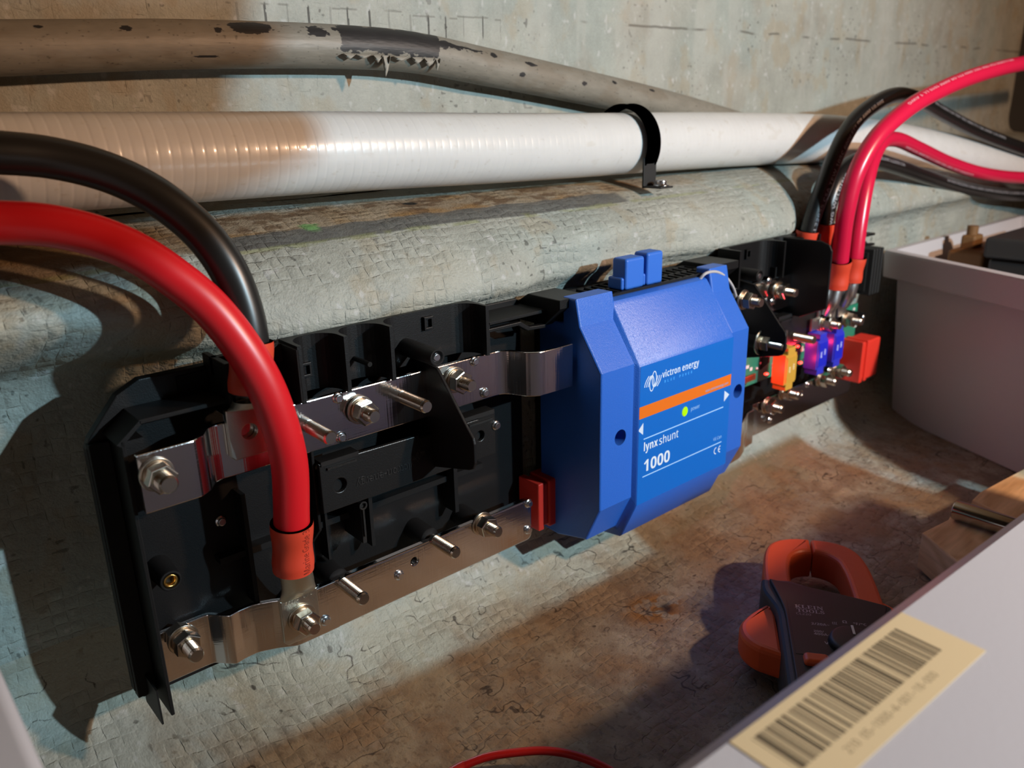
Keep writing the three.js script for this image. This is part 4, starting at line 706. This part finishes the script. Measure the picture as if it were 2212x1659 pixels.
// ------------------------------------------------------------------ wood offcuts and a socket
function woodTex(s) { const t = dataTex(512, 256, (i, j, o) => { const w = 0.5 + 0.5 * Math.sin((j / 256 * 9 + 2.2 * fbm(i / 150, j / 60, s, 3)) * 6.28), f = fbm(i / 60, j / 3, s + 4, 3); o[0] = mix(0.52, 0.64, w) * (0.8 + 0.4 * f); o[1] = mix(0.34, 0.45, w) * (0.8 + 0.4 * f); o[2] = mix(0.18, 0.26, w) * (0.78 + 0.44 * f); }, true); t.repeat.set(6, 6); return t; }
{
  const wm = std(0xffffff, 0.7, 0, { map: woodTex(3) }), wm2 = std(0xffffff, 0.7, 0, { map: woodTex(13) });
  const p0 = py(1985, 1225, FLOOR + 0.002);
  const yT = -0.318;
  const T = [[1992, 1150], [2048, 1122], [2062, 1098], [2100, 1085], [2290, 1180], [2290, 1330], [2100, 1240]].map(([u, v]) => { const p = py(u, v, yT); return [p.x, p.z]; });
  const wg = extrY(T.reverse(), FLOOR + 0.003, yT, 0.0012, 2);
  solo('wood_block', wg, wm, 'sawn pine block with rounded end carrying the chrome socket', 'wood block');
  const T2 = [[2100, 1080], [2118, 1062], [2225, 1005], [2330, 1040], [2330, 1140], [2230, 1140]].map(([u, v]) => { const p = py(u, v, -0.310); return [p.x, p.z]; });
  solo('wood_block', extrY(T2.reverse(), FLOOR + 0.003, -0.310, 0.001, 2), wm2, 'reddish pine board lying behind the chrome socket', 'wood block');
  const s0 = py(2062, 1100, yT + 0.0085), s1 = py(2195, 1142, yT + 0.0085);
  const d = s1.clone().sub(s0).normalize(), e = s0.clone().addScaledVector(d, 0.063);
  const sg = lathe([[0.0052, 0.012], [0.0058, 0.0006], [0.0074, 0.0], [0.0080, 0.0008], [0.0080, 0.062], [0.0074, 0.063], [0.0045, 0.063], [0.0045, 0.052], [0.0001, 0.052]], 36).applyQuaternion(new THREE.Quaternion().setFromUnitVectors(V(0, 1, 0), d)).translate(s0.x, s0.y, s0.z);
  solo('deep_socket', sg, std(rgb(0.55, 0.53, 0.5), 0.1, 1), 'chrome deep socket lying on the pine block', 'socket');
}
// ------------------------------------------------------------------ clamp meter on the floor
{
  const q = new THREE.Quaternion().setFromAxisAngle(V(0, 1, 0), -0.935);
  const g = localThing('clamp_meter', 'orange jawed clamp meter with black body lying on the floor', 'clamp meter', V(0.492, FLOOR + 0.0012, 0.188), q);
  const orange = std(rgb(0.72, 0.105, 0.03), 0.42), blk = std(rgb(0.011, 0.011, 0.013), 0.5), side = std(rgb(0.026, 0.033, 0.043), 0.55);
  const flat = (sh, y0, y1, bev, segs = 3) => extr(sh, y0, y1, bev, segs).rotateX(-Math.PI / 2); // outline (x, -z), raised from y0 to y1
  const jaw = (sx) => { // one half of the ring
    const s = new THREE.Shape();
    s.moveTo(0.0006 * sx, 0.0605); s.bezierCurveTo(0.014 * sx, 0.0615, 0.028 * sx, 0.057, 0.033 * sx, 0.044); s.bezierCurveTo(0.038 * sx, 0.030, 0.0385 * sx, 0.010, 0.038 * sx, -0.040); s.lineTo(0.0195 * sx, -0.040); s.bezierCurveTo(0.0205 * sx, 0.0, 0.0195 * sx, 0.024, 0.016 * sx, 0.032); s.bezierCurveTo(0.012 * sx, 0.0395, 0.006 * sx, 0.0420, 0.0006 * sx, 0.0420); s.closePath(); return s;
  };
  part(g, 'jaw', flat(jaw(-1), 0.006, 0.030, 0.003), orange); part(g, 'jaw', flat(jaw(1), 0.006, 0.030, 0.003), orange);
  const tr = new THREE.Shape(); tr.moveTo(-0.034, -0.026); tr.bezierCurveTo(-0.040, -0.034, -0.052, -0.044, -0.057, -0.058); tr.bezierCurveTo(-0.059, -0.068, -0.055, -0.078, -0.046, -0.083); tr.lineTo(-0.032, -0.088); tr.closePath();
  part(g, 'trigger', flat(tr, 0.008, 0.028, 0.004), orange);
  const hg = new THREE.Shape(); hg.moveTo(0.034, -0.012); hg.lineTo(0.045, -0.022); hg.lineTo(0.046, -0.042); hg.lineTo(0.034, -0.052); hg.closePath();
  part(g, 'hinge_guard', flat(hg, 0.008, 0.028, 0.003), orange);
  const bd = new THREE.Shape(); bd.moveTo(-0.041, -0.012); bd.lineTo(-0.022, -0.011); bd.bezierCurveTo(-0.004, -0.020, 0.016, -0.024, 0.040, -0.032); bd.bezierCurveTo(0.041, -0.046, 0.036, -0.050, 0.035, -0.064); bd.lineTo(0.034, -0.172); bd.lineTo(-0.034, -0.172); bd.lineTo(-0.0335, -0.056); bd.bezierCurveTo(-0.0335, -0.040, -0.041, -0.034, -0.0415, -0.022); bd.closePath();
  part(g, 'body', flat(bd, 0.0, 0.0355, 0.004), side);
  const fp = new THREE.Shape(); fp.moveTo(-0.036, -0.0165); fp.bezierCurveTo(-0.01, -0.0225, 0.016, -0.029, 0.036, -0.0365); fp.bezierCurveTo(0.034, -0.048, 0.031, -0.05, 0.0305, -0.065); fp.lineTo(0.030, -0.168); fp.lineTo(-0.029, -0.168); fp.lineTo(-0.0290, -0.060); fp.bezierCurveTo(-0.029, -0.045, -0.033, -0.032, -0.036, -0.0165);
  part(g, 'front_panel', flat(fp, 0.035, 0.0378, 0.0008), blk);
  const tx = canvasTex(512, 512, (k, w) => {
    k.fillStyle = '#1a1a1c'; k.fillRect(0, 0, w, w); k.fillStyle = '#9b9aa6';
    const wt = (t, x, y, s, wd, b = 'bold', f = 'serif') => { k.save(); k.font = b + ' ' + s + 'px ' + f; const m = k.measureText(t).width; k.translate(x, y); k.scale(wd / m, 1); k.fillText(t, 0, 0); k.restore(); };
    wt('KLEIN', 40, 78, 46, 170); wt('TOOLS', 48, 118, 46, 165); wt('CL220', 40, 146, 28, 90, '', 'sans-serif');
    wt('2/20A~', 118, 232, 30, 105, 'bold', 'sans-serif'); wt('200/', 122, 300, 26, 60, 'bold', 'sans-serif'); wt('400A~', 122, 326, 28, 95, 'bold', 'sans-serif'); wt('V=', 170, 402, 32, 48, 'bold', 'sans-serif');
    wt('Ω', 300, 186, 36, 30, 'bold', 'sans-serif'); wt('°F/°C', 362, 192, 30, 76, 'bold', 'sans-serif'); wt('(((', 240, 206, 30, 30, 'bold', 'sans-serif');
  });
  part(g, 'panel_print', new THREE.BoxGeometry(0.054, 0.0002, 0.058), [0, 0, 1, 0, 0, 0].map((m) => m ? std(0xffffff, 0.5, 0, { map: tx }) : blk), V(0.000, 0.0379, 0.070));
  const dial = part(g, 'dial', lathe([[0.0001, 0.0425], [0.0125, 0.0425], [0.0145, 0.0412], [0.0155, 0.0378], [0.0001, 0.0378]], 36).translate(0.0085, 0, 0.084), blk);
  part(dial, 'pointer', box(0.0078, 0.0092, 0.0422, 0.0429, 0.071, 0.080), M.white);
  part(g, 'button', box(-0.0235, -0.0085, 0.036, 0.0415, 0.100, 0.110, 0.0028), std(rgb(0.60, 0.09, 0.02), 0.4), undefined, 'orange button');
  part(g, 'screen', box(-0.022, 0.022, 0.0375, 0.0386, 0.118, 0.158, 0.0005), std(rgb(0.08, 0.09, 0.08), 0.25));
}
{ // red test lead
  const pts = [[955, 1690], [1000, 1656], [1050, 1636], [1110, 1626], [1180, 1622], [1245, 1633], [1310, 1660], [1380, 1710]].map(([u, v], i) => py(u, v, FLOOR + 0.006 + 0.010 * Math.sin(i / 7 * Math.PI)));
  const lead = thing('test_lead', 'thin red test lead curving over the floor', 'test lead', pts[0].clone());
  part(lead, 'wire', sweep(pts, 0.0023, 120, 16), std(rgb(0.45, 0.012, 0.014), 0.35));
  part(lead, 'strain_relief', sweep([pts[0].clone().lerp(pts[1], 0.5), pts[1].clone(), pts[1].clone().lerp(pts[2], 0.12)], (t) => mix(0.0042, 0.0028, t), 14, 16), std(rgb(0.40, 0.015, 0.015), 0.4));
}

// ------------------------------------------------------------------ the two lamps, out of the picture
{
  const dir = coolLight.target.position.clone().sub(COOL_POS).normalize();
  const w = thing('work_light', 'small work torch hanging from the locker top', 'torch', COOL_POS.clone());
  const at = (d, o = 0) => COOL_POS.clone().addScaledVector(dir, d).add(V(0, o, 0));
  const g = lathe([[0.0001, -0.11], [0.014, -0.11], [0.015, -0.05], [0.022, -0.03], [0.022, -0.008], [0.020, -0.008], [0.016, -0.012], [0.0001, -0.012]], 32).applyQuaternion(new THREE.Quaternion().setFromUnitVectors(V(0, 1, 0), dir)).translate(COOL_POS.x, COOL_POS.y, COOL_POS.z);
  part(w, 'torch_body', g, M.blackRubber);
  part(w, 'lens', lathe([[0.0001, -0.0105], [0.0165, -0.0105], [0.0165, -0.0118], [0.0001, -0.0118]], 28).applyQuaternion(new THREE.Quaternion().setFromUnitVectors(V(0, 1, 0), dir)).translate(COOL_POS.x, COOL_POS.y, COOL_POS.z), std(rgb(0.8, 0.9, 1), 0.3, 0, { emissive: rgb(0.57, 0.85, 1.0), emissiveIntensity: 4 }));
  part(w, 'hanging_cord', cyl(at(-0.08, 0.014), V(at(-0.08).x, TOP, at(-0.08).z), 0.003, 10), M.blackRubber);
  const b = thing('lamp', 'bare warm bulb hanging from the locker top', 'lamp', WARM_POS.clone());
  part(b, 'bulb', new THREE.SphereGeometry(0.028, 28, 20), std(rgb(1, 0.8, 0.6), 0.4, 0, { emissive: rgb(1.0, 0.61, 0.37), emissiveIntensity: 6 }), WARM_POS.clone());
  part(b, 'lamp_holder', lathe([[0.0001, 0.08], [0.014, 0.08], [0.017, 0.03], [0.015, 0.024], [0.0001, 0.024]], 24).translate(WARM_POS.x, WARM_POS.y, WARM_POS.z), M.blackRubber);
  part(b, 'hanging_cord', cyl(V(WARM_POS.x, WARM_POS.y + 0.08, WARM_POS.z), V(WARM_POS.x, TOP, WARM_POS.z), 0.003, 10), M.blackRubber);
}
scene.updateMatrixWorld(true);
renderer.render(scene, camera);
